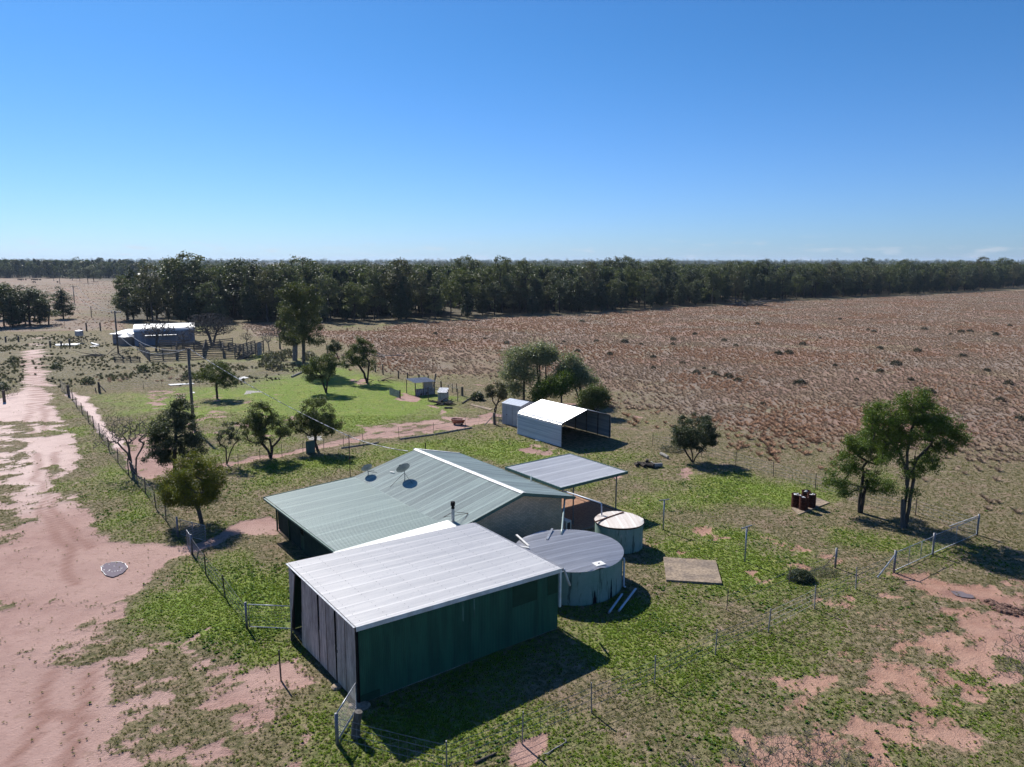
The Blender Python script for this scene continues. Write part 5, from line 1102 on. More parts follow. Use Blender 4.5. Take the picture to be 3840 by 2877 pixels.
PR = [euc(101, 'leaf_euc', 14, 'bark_mid'), euc(102, 'leaf_olive2'), euc(103, 'leaf_brown', 14, 'bark_mid'), euc(104, 'leaf_euc'), pine(105, 'leaf_pine'), pine(106, 'leaf_pine'), pine(107, 'leaf_dark'), euc(108, 'leaf_dark')]
PL = ['grey green gum with rounded clumped crown in the front of the wood', 'olive green gum with open crown in the front of the wood', 'brownish crowned gum in the front of the wood', 'grey green gum of several separate leaf clumps in the front of the wood', 'dark cypress pine with conical crown in the front of the wood', 'slender dark cypress pine in the front of the wood', 'dull dark pine with narrow crown in the front of the wood', 'dark full crowned gum in the front of the wood']
PN = ['gum_tree', 'gum_tree', 'gum_tree', 'gum_tree', 'cypress_pine', 'cypress_pine', 'cypress_pine', 'gum_tree']
PH = [float(max(v.co.z for ch in r_.children if ch.name.startswith('crown') for v in ch.data.vertices)) for r_ in PR]
def plant_tree(k, loc, s_, rz, sz=1., label=None, group=None):
    c = PR[k].copy(); COL.objects.link(c); c.name = PN[k]; c.location = loc; c.rotation_euler.z = rz; c.scale = (s_, s_, s_*sz)
    c.scale = (s_*(1.25 if label else 1), s_*(1.25 if label else 1), s_*sz); c['label'] = label or PL[k]; c['category'] = 'tree'; c['group'] = group or 'trees in the front of the wood: '+PL[k].split(' in the')[0]
    for ch in PR[k].children:
        d = ch.copy(); COL.objects.link(d); d.parent = c; d.matrix_parent_inverse = ch.matrix_parent_inverse.copy()
    return c
g = np.random.RandomState(77)
FW = np.array([gp(*p)[:2] for p in FRONT]); sg = np.diff(FW, axis=0); sl = np.linalg.norm(sg, axis=1); ac_ = np.concatenate([[0], np.cumsum(sl)])
def front(s):
    i = min(int(np.searchsorted(ac_, s, 'right'))-1, len(sl)-1); f = (s-ac_[i])/sl[i]; d = sg[i]/sl[i]; return FW[i]+sg[i]*f, np.array([-d[1], d[0]])
nt = 0; s_ = 0.
while s_ < ac_[-2]+12:
    p, nrm = front(s_); dd = math.hypot(*p)
    for row in range(3):
        q = p+nrm*(row*6.5+g.uniform(0, 5.5))+g.uniform(-1.8, 1.8, 2)
        k = int(g.choice([0, 1, 2, 3, 4, 5, 6, 7], p=[.13, .11, .11, .11, .17, .14, .12, .11])) if row else int(g.choice([0, 1, 2, 3, 4, 5, 6, 7], p=[.10, .08, .12, .08, .2, .17, .15, .10]))
        base_h = 1.0 if dd < 280 else 1.08
        plant_tree(k, (*q, 0), (g.uniform(.66, 1.05) if g.uniform() < .8 else g.uniform(1.0, 1.28 if dd < 260 else 1.1))*base_h*(1 if row else .92), g.uniform(0, 6.28), g.uniform(.9, 1.12)); nt += 1
    s_ += g.uniform(4.4, 6.2)*(1 if dd < 300 else 1.15)
print('front trees', nt)
# emergent tall trees that break the skyline
for (px, ty, by, k, lb) in ((707, 950, 1200, 0, 'tall gum whose top breaks the skyline left of the tall pale gum'), (1128, 968, 1195, 3, 'tall flat topped gum just behind the tallest yard gum'), (940, 975, 1195, 7, 'high gum between the two skyline breaking gums'), (1755, 963, 1150, 0, 'lone slim gum poking above the skyline near mid picture'), (2288, 968, 1120, 7, 'high dark gum crown above the skyline right of the carport'), (2335, 964, 1120, 3, 'airy gum crown above the skyline beside a darker one'), (2480, 972, 1120, 1, 'high round gum above the skyline, fourth from the tall yard gum'), (3250, 968, 1075, 3, 'broad high gum crown on the skyline above the spreading tree'), (3390, 973, 1080, 0, 'second broad gum crown on the skyline at the right'), (3680, 965, 1065, 2, 'bare looking gum above the skyline near the right edge'), (3760, 968, 1065, 1, 'rounded gum above the skyline nearest the right edge'), (2800, 985, 1120, 1, 'large clumped gum at the dip of the paddock edge')):
    B0 = gp(px, by); h = hz(B0, px, ty); plant_tree(k, (B0[0], B0[1], 0), h/PH[k]*1.06, g.uniform(0, 6), 1., lb, 'high trees of the wood')
# left group beside the flats
for i, (px, by, ty, k) in enumerate(((-30, 1225, 1040, 0), (15, 1222, 1060, 1), (48, 1228, 1100, 5), (72, 1220, 1090, 4), (112, 1222, 1065, 7), (150, 1218, 1085, 5), (182, 1216, 1100, 3), (238, 1196, 1072, 6), (95, 1215, 1090, 6), (-10, 1200, 1050, 4), (30, 1195, 1075, 7), (60, 1200, 1085, 1), (130, 1198, 1078, 0))):
    B0 = gp(px, by); h = hz(B0, px, ty)
    wide = 1.25 if i in (0, 4, 6, 7, 11, 12) else 1.
    plant_tree(k, (B0[0], B0[1], 0), h/PH[k]*wide, i*1.3, 1/wide, ['tree with broad crown cut by the left edge of the picture', 'gum just inside the left edge of the picture', 'narrow pine, first of the row left of the gap', 'dark pine, second of the row left of the gap', 'high rounded gum in the left row of trees', 'pine with twin points in the left row of trees', 'leaning gum with open crown in the left row of trees', 'dark tree standing last in the left row, by the open flat', 'short dark pine tucked behind the left row', 'rear tree at the very left edge', 'second rear tree from the left edge', 'third rear tree behind the left row', 'rear gum behind the high rounded gum'][i], 'row of trees left of the open flat')
for i, (px, by, ty) in enumerate(((272, 1052, 1008), (300, 1054, 1004), (330, 1062, 998), (352, 1056, 992), (375, 1050, 1010))):
    B0 = gp(px, by); h = hz(B0, px, ty); plant_tree((0, 7, 7, 3, 0)[i], (B0[0], B0[1], 0), h/PH[0], i*2., 1., ('far clump tree, leftmost by the green crop', 'far clump tree, second from the green crop', 'far clump tree, darkest and standing forward', 'far clump tree with the highest crown', 'far clump tree at the right end, lower')[i], 'clump of trees far across the flat')
# hidden originals become the stand-off trees at the start of the wood
for k, o in enumerate(PR):
    p, nrm = front(3+k*1.5); q = p+nrm*(20+g.uniform(0, 4)); o.location = (*q, 0); o.name = PN[k]; o['label'] = PL[k]; o['group'] = 'trees in the front of the wood: '+PL[k].split(' in the')[0]
# the rest of the wood, and far woods, as masses
def merged_proto(root, frac):
    vs, fs, tn = [], [], []; n0 = 0; objs = []
    c = [ch for ch in root.children if ch.name.startswith('crown')][0]; t = [ch for ch in root.children if ch.name.startswith('trunk')][0]
    return c, t
cw = bpy.data.collections.new('wood_protos')
def cheap(seed, pinelike, leaf, n=230):
    n = int(n*1.7)
    g = np.random.RandomState(seed); H = 13.
    if pinelike:
        z = g.uniform(.2, 1, n); r_ = 2.6*(1.06-z)**.6*np.sqrt(g.uniform(.3, 1, n)); a = g.uniform(0, 6.28, n); C = np.stack([r_*np.cos(a), r_*np.sin(a), z*H*.95], 1)
    else:
        K = 9; cc = np.stack([g.uniform(-2.4, 2.4, K), g.uniform(-2.4, 2.4, K), H*g.uniform(.42, .9, K)], 1); cc[0] = (0, 0, H*.9)
        a = g.normal(size=(n, 3)); a /= np.linalg.norm(a, axis=1)[:, None]; C = cc[g.randint(0, K, n)]+a*g.uniform(.5, 1, n)[:, None]**.5*[1.7, 1.7, 1.15]
    me = leaf_mesh('w', C, .68, g, .7, 0, np.clip(C[:, 2]*0+g.uniform(.2, .6)+g.normal(size=n)*.2, 0, 1)); me.materials.append(M[leaf]); me.materials.append(M['bark'])
    # a plain stem
    import bmesh
    bm = bmesh.new(); bm.from_mesh(me); vs = [bm.verts.new((r_*math.cos(q*2.1), r_*math.sin(q*2.1), z)) for z, r_ in ((0, .22), (H*.8, .08)) for q in range(3)]
    for q in range(3): f = bm.faces.new((vs[q], vs[(q+1) % 3], vs[3+(q+1) % 3], vs[3+q])); f.material_index = 1
    bm.to_mesh(me); bm.free(); return bpy.data.objects.new('w', me)
c_wood = protos('wood', [cheap(201, False, 'leaf_euc', 700), cheap(202, False, 'leaf_brown', 700), cheap(203, True, 'leaf_pine', 600), cheap(204, False, 'leaf_olive2', 700), cheap(205, True, 'leaf_dark', 600)])
c_far = protos('farwood', [cheap(211, False, 'leaf_far', 110), cheap(212, False, 'leaf_euc', 110), cheap(213, True, 'leaf_far', 90), cheap(214, False, 'leaf_brown', 110)])
pts = []
n = 26000; s__ = g.uniform(-30, ac_[-1]+60, n); dpt = 21+g.uniform(0, 1, n)**1.2*330
for a, d in zip(s__, dpt):
    p, nrm = front(min(max(a, 0), ac_[-1]-.1)); q = p+nrm*d+(np.array([sg[-1][0], sg[-1][1]])/sl[-1]*(a-ac_[-1]) if a > ac_[-1] else 0)
    if abs(q[0]) > q[1]*.74+15: continue
    if q[0] < -.555*q[1]+12: continue
    pts.append((q[0], q[1], 0))
pts = np.array(pts); dr = np.hypot(pts[:, 0], pts[:, 1]); lim = np.where(pts[:, 0] < 60, 420+60*fbm(pts[:, 0], pts[:, 1], 90, 3, 5), 900)
keep = (g.uniform(0, 1, len(pts)) < .55) & (dr < lim); pts = pts[keep]
print('wood', len(pts))
scatter('woodland', pts, g.uniform(.7, 1.12, len(pts)), g.uniform(0, 6.28, len(pts)), c_wood, 'mass of dark gums and pines reaching back behind the front trees', 'woodland')
n = 44000; y = np.exp(g.uniform(math.log(560), math.log(11000), n)); x = g.uniform(-1, 1, n)*y*1.1
ns = fbm(x, y, 260., 4, 31)*.6+fbm(x/3, y, 700., 3, 37)*.4
k = (ns > .40)
for px0, px1, py0, py1 in ((225, 258, 1010, 1048), (955, 1065, 1004, 1030), (1395, 1565, 1006, 1034), (-100, 245, 1038, 1060), (380, 480, 1030, 1060)):
    a0, a1 = (px0-1920)/CF, (px1-1920)/CF; yn, yf = gp(1920, py1)[1], gp(1920, py0)[1]
    k &= ~((x/y > a0) & (x/y < a1) & (y > yn) & (y < yf*1.25))
k &= ~((x < -.3*y) & (y < 680)) 
x, y = x[k], y[k]; sc = np.clip(g.normal(.92, .2, len(x)), .5, 1.7)*np.clip(y/1600, .95, 1.7)
zs = g.uniform(.85, 1.1, len(x))
print('far', len(x))
scatter('distant_woods', np.stack([x, y, np.zeros(len(x))], 1), sc, g.uniform(0, 6.28, len(x)), c_far, 'blue tinted belts of far off woodland out to the horizon', 'woodland')
# belt on the far side of the flat, left
n = 3600; y = g.uniform(690, 900, n); x = g.uniform(-1.3, -.50, n)*y; k = x > -2000
scatter('pine_belt', np.stack([x, y, 0*x], 1), np.clip(g.normal(.92, .22, n), .5, 1.6), g.uniform(0, 6.28, n), c_wood, 'dark belt of pines beyond the grazing cattle', 'woodland')
# small dark bushes in the dry paddock
SH = [(2612, 1403), (2678, 1403), (2690, 1413), (2640, 1384), (2732, 1417), (2766, 1430), (2860, 1520), (3132, 1374), (3212, 1426), (3300, 1397), (3004, 1440), (2990, 1443), (3360, 1370), (2925, 1330), (2958, 1328), (2920, 1330), (3255, 1239), (3277, 1247), (3466, 1238), (3786, 1224), (3720, 1248), (3735, 1259), (3605, 1248), (3638, 1246), (3565, 1257), (3414, 1430), (3490, 1478), (3700, 1394), (3781, 1443), (3656, 1450), (3748, 1506), (3826, 1577), (1683, 1279), (2236, 1283), (2342, 1286), (2404, 1294), (2522, 1294), (2525, 1277), (2447, 1343), (2286, 1333), (2452, 1345), (2171, 1355), (2166, 1320), (2450, 1383), (2560, 1365), (1632, 1254), (1818, 1272), (2115, 1286), (2182, 1209), (1900, 1290), (2760, 1300), (2715, 1280), (2606, 1256), (3150, 1199), (3270, 1199), (2700, 1350), (2840, 1218), (3010, 1295), (3075, 1270), (3440, 1320), (3560, 1300), (3610, 1340), (3300, 1310)]
gs = np.random.RandomState(8); sp = []
for j in range(4):
    n = 420; a = gs.normal(size=(n, 3)); a /= np.linalg.norm(a, axis=1)[:, None]; a[:, 2] = np.abs(a[:, 2]); me = leaf_mesh('low_shrub', a*(gs.uniform(.2, 1, n)**.4)[:, None]*[.8, .8, .85], .2, gs, .5); me.materials.append(M['leaf_shrub']); sp.append(me)
for i, q in enumerate(SH):
    b = gp(*q); o = bpy.data.objects.new('low_shrub', sp[i % 4]); COL.objects.link(o); s_ = gs.uniform(.4, .9)*(1 if b[1] < 110 else 1.15); o.location = b; o.rotation_euler.z = gs.uniform(0, 6); o.scale = (s_*1.2, s_, s_)
    tag(o, 'low dark shrub standing among the tall dry grass of the paddock', 'shrub', 'low dark shrubs in the dry paddock')
for i, (q, lb) in enumerate((((1012, 1349), 'low grey bush at the foot of the pale trunked gum'), ((1045, 1352), 'twiggy grey bush between the two tall gums'), ((1160, 1350), 'dark twiggy bush right of the tall gums'), ((1000, 1370), 'grey bush beside the white scraps near the gums'), ((1030, 1385), 'wide grey bush below the white scraps'), ((1080, 1340), 'grey bush pressed against the pale trunk'), ((212, 1383), 'dark little bush in the scrub right of the track'), ((50, 1358), 'dark bush left of the sandy track'), ((330, 1440), 'small dark bush by the splintered timber brace'), ((540, 1395), 'small dark tuft bush left of the power pole'), ((10, 1462), 'dark bush behind the stout gate post'), ((708, 1415), 'small bush just behind the power pole'))):
    b = gp(*q); o = bpy.data.objects.new('grey_bush', sp[i % 4].copy()); o.data.materials[0] = M['scrub' if i < 6 else 'leaf_dark']; COL.objects.link(o); s_ = 1.5 if i < 6 else 1.0; o.location = b; o.scale = (s_*1.2, s_, s_*1.2); tag(o, lb, 'bush')
clump('cactus_clump', gp(1790, 1500), .9, 1.0, 500, .26, 'leaf_dark', 'dark prickly clump by the fence right of the animal shelter', 'plant', .6, .3, seed=6)
clump('garden_weeds', gp(2520, 1690), 1.3, .4, 700, .2, 'scrub', 'heap of brown prunings under the round dark bush tree', 'heap', .2, .1, seed=7)
# ------------------------------------------------------------------ power line
def pole(name, label, base, top, arm=None, r=.15, arms=None):
    B = gp(*base); h = hz(B, *top); o = thing(name, label, 'power pole', B)
    m = MB(); m.tube([(0, 0, -.2), (0, 0, h*.5), (0, 0, h)], [r, r*.88, r*.75], 10); m.build('pole', M['timber_grey'], o, True)
    if arm:
        a, b = at_depth(B[1], *arm[0])-B, at_depth(B[1], *arm[1])-B; m = MB(); m.bar(a, b, .11, .1); ca = m.build('crossarm', M['timber_grey'], o)
        m = MB()
        for t in (.03, .5, .97): p = a*(1-t)+b*t; m.tube([p+[0, 0, .05], p+[0, 0, .28]], [.06, .045], 6)
        m.build('insulator', M['insulator'], ca)
        return B, h, B+a, B+b
    return B, h, None, None
P1, h1, a1, b1 = pole('power_pole', 'weathered timber power pole rising behind the dense dark tree', (727, 1612), (722, 1307))
P2, h2_, a2, b2 = pole('power_pole', 'timber power pole with crossarm beside the old stock shed', (444, 1326), (435, 1166), ((417, 1173), (454, 1173)), .15)
P3, h3, a3, b3 = pole('power_pole', 'distant power pole with crossarm out on the brown flat', (280, 1142), (277, 1072), ((264, 1075), (291, 1075)), .16)
P4, h4, a4, b4 = pole('power_pole', 'very distant power pole, nearer of the two before the dark belt', (225, 1066), (222, 1025), ((215, 1027), (229, 1027)), .2)
P5, h5, a5, b5 = pole('power_pole', 'very distant power pole, farther of the two before the dark belt', (202, 1054), (199, 1021), ((192, 1023), (206, 1023)), .2)
m = MB(); b = gp(344, 1191); m.tube([b, b+[0, 0, 3.2]], .10, 6); tag(m.build('leaning_pole', M['timber_grey'], None), 'thin leaning pole on the flat right of the crossarm pole', 'pole')
m = MB(); T1 = P1+[0, 0, h1]; m.bar(T1+[-.3, .1, -.12], T1+[.3, -.1, -.12], .1); o = m.build('pole_bracket', M['timber_grey'], None); o.parent = [q for q in bpy.data.objects if q.name == 'power_pole'][0]; o.location = -P1
def cable(name, a, b, sagv, r, mat, label, group=None):
    n_ = 24; pts = [a*(1-t)+b*t-np.array([0, 0, 4*sagv*t*(1-t)]) for t in np.linspace(0, 1, n_+1)]; m = MB(); m.tube(pts, r, 5); return tag(m.build(name, M[mat], None), label, 'power line', group)
cable('power_line', a2+[0, 0, -2.6], T1+[-.25, .1, -.1], 2.0, .022, 'wire', 'lower bare wire between the stock shed pole and the near pole')
cable('power_line', b2+[0, 0, -2.6], T1+[.25, -.1, -.1], 1.3, .022, 'wire', 'upper bare wire between the stock shed pole and the near pole')
cable('power_line', a3+[0, 0, .2], a2+[0, 0, .2], 2.2, .028, 'wire', 'left wire from the distant pole to the stock shed pole')
cable('power_line', b3+[0, 0, .2], b2+[0, 0, .2], 2.2, .028, 'wire', 'right wire from the distant pole to the stock shed pole')
hp_ = at_depth(gp(1565, 1688, 3.4)[1]+.3, 1532, 1692)
mast_b = gp(1314, 1792); mh = hz(mast_b, 1314, 1632)
mid = at_depth(mast_b[1], 1322, 1642)
cable('service_cable', T1+[.1, 0, 0], mid, .35, .026, 'cable', 'twisted pale service cable from the near pole to the thin mast')
cable('service_cable', mid, hp_, .12, .026, 'cable', 'twisted pale service cable from the thin mast to the house roof')
o = thing('aerial_mast', 'thin dark stayed mast behind the green verandah roof', 'mast', mast_b)
m = MB(); m.tube([(0, 0, -.1), (0, 0, mh)], .028, 7); m.tube([(0, 0, mh-.5), (.0, .0, mh*.4)], .035, 5); m.build('mast', M['dark_steel'], o)
m = MB(); m.bar((-.25, 0, mh-.02), (.1, 0, mh-.02), .03); m.bar((-.22, -.2, mh-.25), (-.22, .2, mh-.25), .02); m.bar((-.12, -.15, mh-.35), (-.12, .15, mh-.35), .02); m.build('antenna', M['wire'], o)

# ------------------------------------------------------------------ old stock shed, tanks and yards
def ca(x, y): return (380+x*.3165, 1140+y*.3165)
W0 = gp(*ca(398, 498)); W1 = gp(*ca(1112, 470)); wa = math.atan2(W1[1]-W0[1], W1[0]-W0[0]); WL = np.linalg.norm(W1-W0)
eh_ = hz(W0, *ca(395, 335)); 
ws = thing('stock_shed', 'long silver blue iron shed with white arched roof behind bare trees', 'shed', W0, wa)
wd_, rh_ = 7.5, 1.15
m = MB(); m.corr((WL, 0, 0), (0, 0, 0), (0, 0, eh_), (WL, 0, eh_), .3, .02, kind='sine'); m.box(0, .05, .05, wd_, 0, eh_); m.box(WL-.05, WL, .05, wd_, 0, eh_); m.box(.05, WL-.05, wd_-.05, wd_, 0, eh_)
am = [(wd_/2-(wd_/2)*math.cos(math.pi*k/12), eh_+rh_*math.sin(math.pi*k/12)) for k in range(13)]
for xx in (0.0, WL-.05): m.prism([(xx, a, b) for a, b in am][::-1], (.05, 0, 0))
m.build('wall', simple('shed_blue', (.24, .27, .33), (.17, .19, .25), .6, .6, .3, stretch=(1, 1, .3)), ws)
m = MB(); vs = [(x_, a-(.1 if k == 0 else 0), b+.03) for x_ in (-.1, 3.9, 4.3, 4.6, WL+.15) for k, (a, b) in enumerate(am)]
fs = [(r_*13+k, r_*13+k+1, (r_+1)*13+k+1, (r_+1)*13+k) for r_ in range(4) for k in range(12)]
m.add(vs, fs); m.build('roof', simple('arched_roof', (.62, .62, .62), (.44, .44, .45), .5, .45, .4, .1), ws)
m = MB(); A_ = gp(*ca(455, 480))-W0; m.hexa([(1.8, -1.2, 1.95), (7.4, -1.2, 1.95), (7.4, -.05, 2.1), (1.8, -.05, 2.1)], [(1.8, -1.2, 2.0), (7.4, -1.2, 2.0), (7.4, -.05, 2.15), (1.8, -.05, 2.15)])
for u in (1.9, 4.5, 7.3): m.box(u-.06, u+.06, -1.2, -1.08, 0, 1.95)
m.build('awning', M['galv'], ws)
L0, L1 = gp(*ca(140, 478)), gp(*ca(392, 482)); la = math.atan2(L1[1]-L0[1], L1[0]-L0[0]); LL = np.linalg.norm(L1-L0); lh = hz(L0, *ca(120, 330))
lo = thing('lean_shed', 'low brown open fronted shed joined to the left of the arched shed', 'shed', L0, la)
m = MB(); m.corr((LL, 0, 0), (0, 0, 0), (0, 0, lh-.5), (LL, 0, lh-.5), .35, .03, kind='trap'); m.box(0, .05, .05, 5, 0, lh-.2); m.box(.05, LL, 4.95, 5, 0, lh-.05); m.build('wall', M['galv_rust'], lo)
m = MB(); m.hexa([(-.3, -.5, lh-.45), (LL, -.5, lh-.45), (LL, 5.2, lh), (-.3, 5.2, lh)], [(-.3, -.5, lh-.38), (LL, -.5, lh-.38), (LL, 5.2, lh+.06), (-.3, 5.2, lh+.06)]); m.build('roof', M['galv'], lo)
rt = gp(*ca(262, 497)); s_ = math.hypot(rt[1], CH)/CF; rr0 = 88*.3165*s_; hh = hz(rt, *ca(262, 392))
o = thing('round_tank', 'tan round tank with pale conical lid beside the low brown shed', 'water tank', rt+[0, rr0, 0])
m = MB(); m.ring([(rr0, -.05), (rr0, hh*.98)], 36); m.build('tank_wall', simple('tan_tank', (.26, .22, .19), (.19, .165, .15), .8, .8, .2), o)
m = MB(); vs = [(0, 0, hh+.75)]
for j in range(16): vs.append(((rr0+.08)*math.cos(j*math.pi/8), (rr0+.08)*math.sin(j*math.pi/8), hh*.98))
m.add(vs, [(0, 1+j, 1+(j+1) % 16) for j in range(16)]); m.build('lid', M['galv'], o)
# tank on stand
tb = gp(300, 1284); th = hz(tb, 300, 1259); tt = hz(tb, 300, 1240); s_ = math.hypot(tb[1], CH)/CF
o = thing('tank_stand', 'small grey water tank raised on a splayed steel stand by the track', 'water tank', tb)
m = MB(); m.ring([(0, th), (14*s_, th), (14*s_, tt), (0, tt+.12)], 24); m.build('tank', M['galv'], o, False)
for sx_, sy_ in ((-1, -1), (1, -1), (1, 1), (-1, 1)):
    m = MB(); m.bar((sx_*1.0, sy_*1.0, -.05), (sx_*.65, sy_*.65, th-.01), .09); m.build('leg', M['dark_steel'], o)
m = MB(); m.bar((-.9, -.9, .4), (.7, -.7, th-.3), .05); m.bar((.9, -.9, .4), (-.7, -.7, th-.3), .05); m.bar((.9, .9, .4), (.7, -.7, th-.3), .05); m.build('brace', M['dark_steel'], o)
# rail fences of the yards
def railf(label, pts, hts=1.55, rails=5, name='rail_fence', jit=.05, mat='timber_grey', seed=1, space=2.4, group='weathered timber rails of the stock yards'):
    g = random.Random(seed); P_ = [gp(*p) for p in pts]; o = thing(name, label, 'rail fence', P_[0], 0, group); O_ = P_[0]
    tot = MB()
    for a, b in zip(P_[:-1], P_[1:]):
        L = np.linalg.norm(b-a); k = max(1, int(round(L/space)))
        for i in range(k+1):
            p = a*(1-i/k)+b*i/k-O_; m = MB(); m.tube([p+[0, 0, -.1], p+[g.uniform(-.06, .06), 0, hts+g.uniform(-.1, .25)]], g.uniform(.07, .11), 6); m.build('post', M[mat], o)
            if i < k:
                q = a*(1-(i+1)/k)+b*(i+1)/k-O_
                for z in range(rails): zz = .22+z*(hts-.3)/(rails-1); tot.bar(p+[0, -.1, zz+g.uniform(-jit, jit)], q+[0, -.1, zz+g.uniform(-jit, jit)], .06, .15)
    tot.build('rail', M[mat], o); return o
railf('front rail fence of the stock yards facing the scrub', [ca(575, 682), ca(735, 668), ca(890, 665), ca(1055, 655), ca(1210, 645), ca(1450, 642), ca(1690, 640)], 1.6, 5, seed=1)
railf('rail fence running back from the left corner of the yards', [ca(575, 682), ca(520, 620), ca(460, 560)], 1.5, 5, seed=2)
railf('inner rail fence of the yards under the wide bare tree', [ca(690, 565), ca(900, 560), ca(1100, 560), ca(1420, 550), ca(1690, 575)], 1.5, 5, seed=3)
railf('back rail fence of the yards beside the wide bare tree', [ca(700, 515), ca(1100, 540), ca(1250, 520), ca(1560, 490)], 1.4, 4, seed=4)
railf('short cross rail fence inside the yards', [ca(890, 665), ca(900, 560)], 1.6, 5, seed=5)
railf('cross rail fence near the middle of the yards', [ca(1210, 645), ca(1240, 530)], 1.5, 5, seed=6)
railf('cross rail fence right of the middle of the yards', [ca(1450, 642), ca(1440, 560)], 1.6, 5, seed=8)
railf('low broken rails left of the yards by the crossarm pole', [ca(160, 690), ca(260, 690), ca(350, 690), ca(460, 690)], .9, 3, seed=7, mat='timber_dark', group=None)
wire_fence('wire_fence', 'short wire fence below the tan round tank', [ca(195, 600), ca(260, 610), ca(320, 610), ca(430, 612), ca(530, 610)], wires=(.3, .6, .9), net=False)
# loading ramp
rb = gp(*ca(1690, 655)); re = gp(*ca(1925, 600)); ang = math.atan2(re[1]-rb[1], re[0]-rb[0]); RL = np.linalg.norm(re-rb)
o = thing('loading_ramp', 'tall timber stock loading ramp with dark opening at the right of the yards', 'ramp', rb, ang)
m = MB()
for u in np.linspace(0, RL, 6):
    for v in (0, 1.6): m.bar((u, v, -.1), (u+.05, v, 1.9+.5*(u/RL)), .12)
m.build('post', M['timber_grey'], o)
m = MB()
for v in (-.1, 1.7):
    for k in range(7): m.bar((0, v, .35+k*.27), (RL, v, .75+k*.27), .06, .15)
m.build('rail', M['timber_grey'], o)
m = MB(); m.hexa([(.3, .1, .0), (RL*.55, .1, .5), (RL*.55, 1.5, .5), (.3, 1.5, .0)], [(.3, .1, .1), (RL*.55, .1, 1.0), (RL*.55, 1.5, 1.0), (.3, 1.5, .1)]); m.build('floor', M['timber_dark'], o)
m = MB(); m.bar((RL*.72, -.22, .1), (RL*.72, -.22, 2.2), 1.5, .05, up=(0, 1, 0)); m.build('iron_sheet', M['galv_rust'], o)
# scattered posts with pale tops, pipes, sheets near the track end
for q, h, lb in (((22, 1283), 1.1, 'white capped post at the far left of the track end'), ((70, 1281), 1.1, 'white capped post nearer the track end, left side'), ((189, 1302), 1.2, 'pale topped post right of the track end'), ((230, 1299), 1.0, 'second pale topped post right of the track'), ((262, 1298), 1.4, 'thick pale topped post before the raised tank'), ((325, 1241), 1.9, 'tall dark fence post behind the raised tank'), ((377, 1240), 1.9, 'tall dark braced post far behind the raised tank')):
    b = gp(*q); o = thing('timber_post', lb, 'post', b, 0); m = MB(); m.tube([(0, 0, -.1), (0, 0, h-.12)], .16, 8); m.build('post', M['timber_dark'], o); m = MB(); m.tube([(0, 0, h-.12), (0, 0, h)], .165, 8); m.build('cap', M['timber_pale'] if h < 1.5 else M['timber_dark'], o)
def flat(name, pts, label, cat, mat='bath_white', h=.05, z=.02): P_ = [gp(*p) for p in pts]; m = MB(); m.hexa([p+[0, 0, z] for p in P_][::-1], [p+[0, 0, z+h] for p in P_][::-1]); return tag(m.build(name, M[mat], None), label, cat)
flat('iron_sheet', [(340, 1288), (374, 1297), (362, 1298), (345, 1293)], 'pale curled iron sheet lying right of the raised tank', 'iron sheet', h=.25)
flat('iron_sheet', [(205, 1293), (300, 1290), (296, 1296), (210, 1298)], 'pale sheets lying along the ground below the raised tank', 'iron sheet', h=.12)
flat('concrete_strip', [(630, 1443), (722, 1438), (730, 1441), (640, 1447)], 'long white concrete strip in the grass left of the yard tree', 'concrete')
flat('concrete_strip', [(895, 1418), (925, 1412), (932, 1418), (900, 1425)], 'white slab pieces right of the lone yard tree', 'concrete')
flat('concrete_strip', [(925, 1465), (975, 1467), (985, 1472), (915, 1480)], 'pale crumbling slab in the lawn below the lone tree', 'concrete', 'concrete_grey', h=.01, z=0)
flat('concrete_strip', [(1150, 1635), (1205, 1635), (1210, 1652), (1160, 1650)], 'pale broken slab behind the trunk of the round tree', 'concrete', 'concrete_grey', h=.01, z=0)
flat('concrete_strip', [(1000, 1358), (1020, 1356), (1022, 1361), (1002, 1363)], 'white slab scrap beside the grey bushes near the tall gums', 'concrete')
flat('concrete_strip', [(1762, 1520), (1772, 1517), (1848, 1534), (1838, 1540)], 'long pale concrete strip on the grass left of the garden shed', 'concrete', 'concrete', h=.03)
flat('concrete_strip', [(710, 1471), (728, 1471), (732, 1475), (712, 1475)], 'bluish sheet lying behind the power pole', 'iron sheet', h=.02)
flat('concrete_strip', [(375, 1298), (340, 1302), (338, 1299), (370, 1296)], 'second pale sheet right of the raised tank', 'iron sheet', h=.03)
# ------------------------------------------------------------------ animal shelter and bits around it
def cs(x, y): return (1400+x*.2263, 1360+y*.2263)
A0, A1, A2 = gp(*cs(700, 555)), gp(*cs(1018, 522)), gp(*cs(553, 505)); U = A1-A0; V_ = A2-A0; aa = math.atan2(U[1], U[0]); UL = np.linalg.norm(U)
o = thing('animal_shelter', 'small open animal shelter with silver roof and low iron side', 'shelter', A0, aa)
c_, s__ = math.cos(aa), math.sin(aa); vl = np.array([V_[0]*c_+V_[1]*s__, -V_[0]*s__+V_[1]*c_, 0])
h0 = hz(A0, *cs(697, 328)); 
cor = [np.array([0, 0, 0]), np.array([UL, 0, 0]), np.array([UL, 0, 0])+vl, vl]
m = MB(); ov = .12; m.corr(cor[0]+[-ov, -ov, h0-.05], cor[3]+[-ov, ov, h0+.12], cor[2]+[ov, ov, h0+.08], cor[1]+[ov, -ov, h0-.08], .12, .015); m.build('roof', M['galv'], o)
for i, c in enumerate(cor+[cor[0]*.6+cor[1]*.4, cor[3]*.55+cor[2]*.45]): m = MB(); m.tube([c+[0, 0, -.1], c+[0, 0, h0-.06]], .045, 6); m.build('post', M['dark_steel'], o)
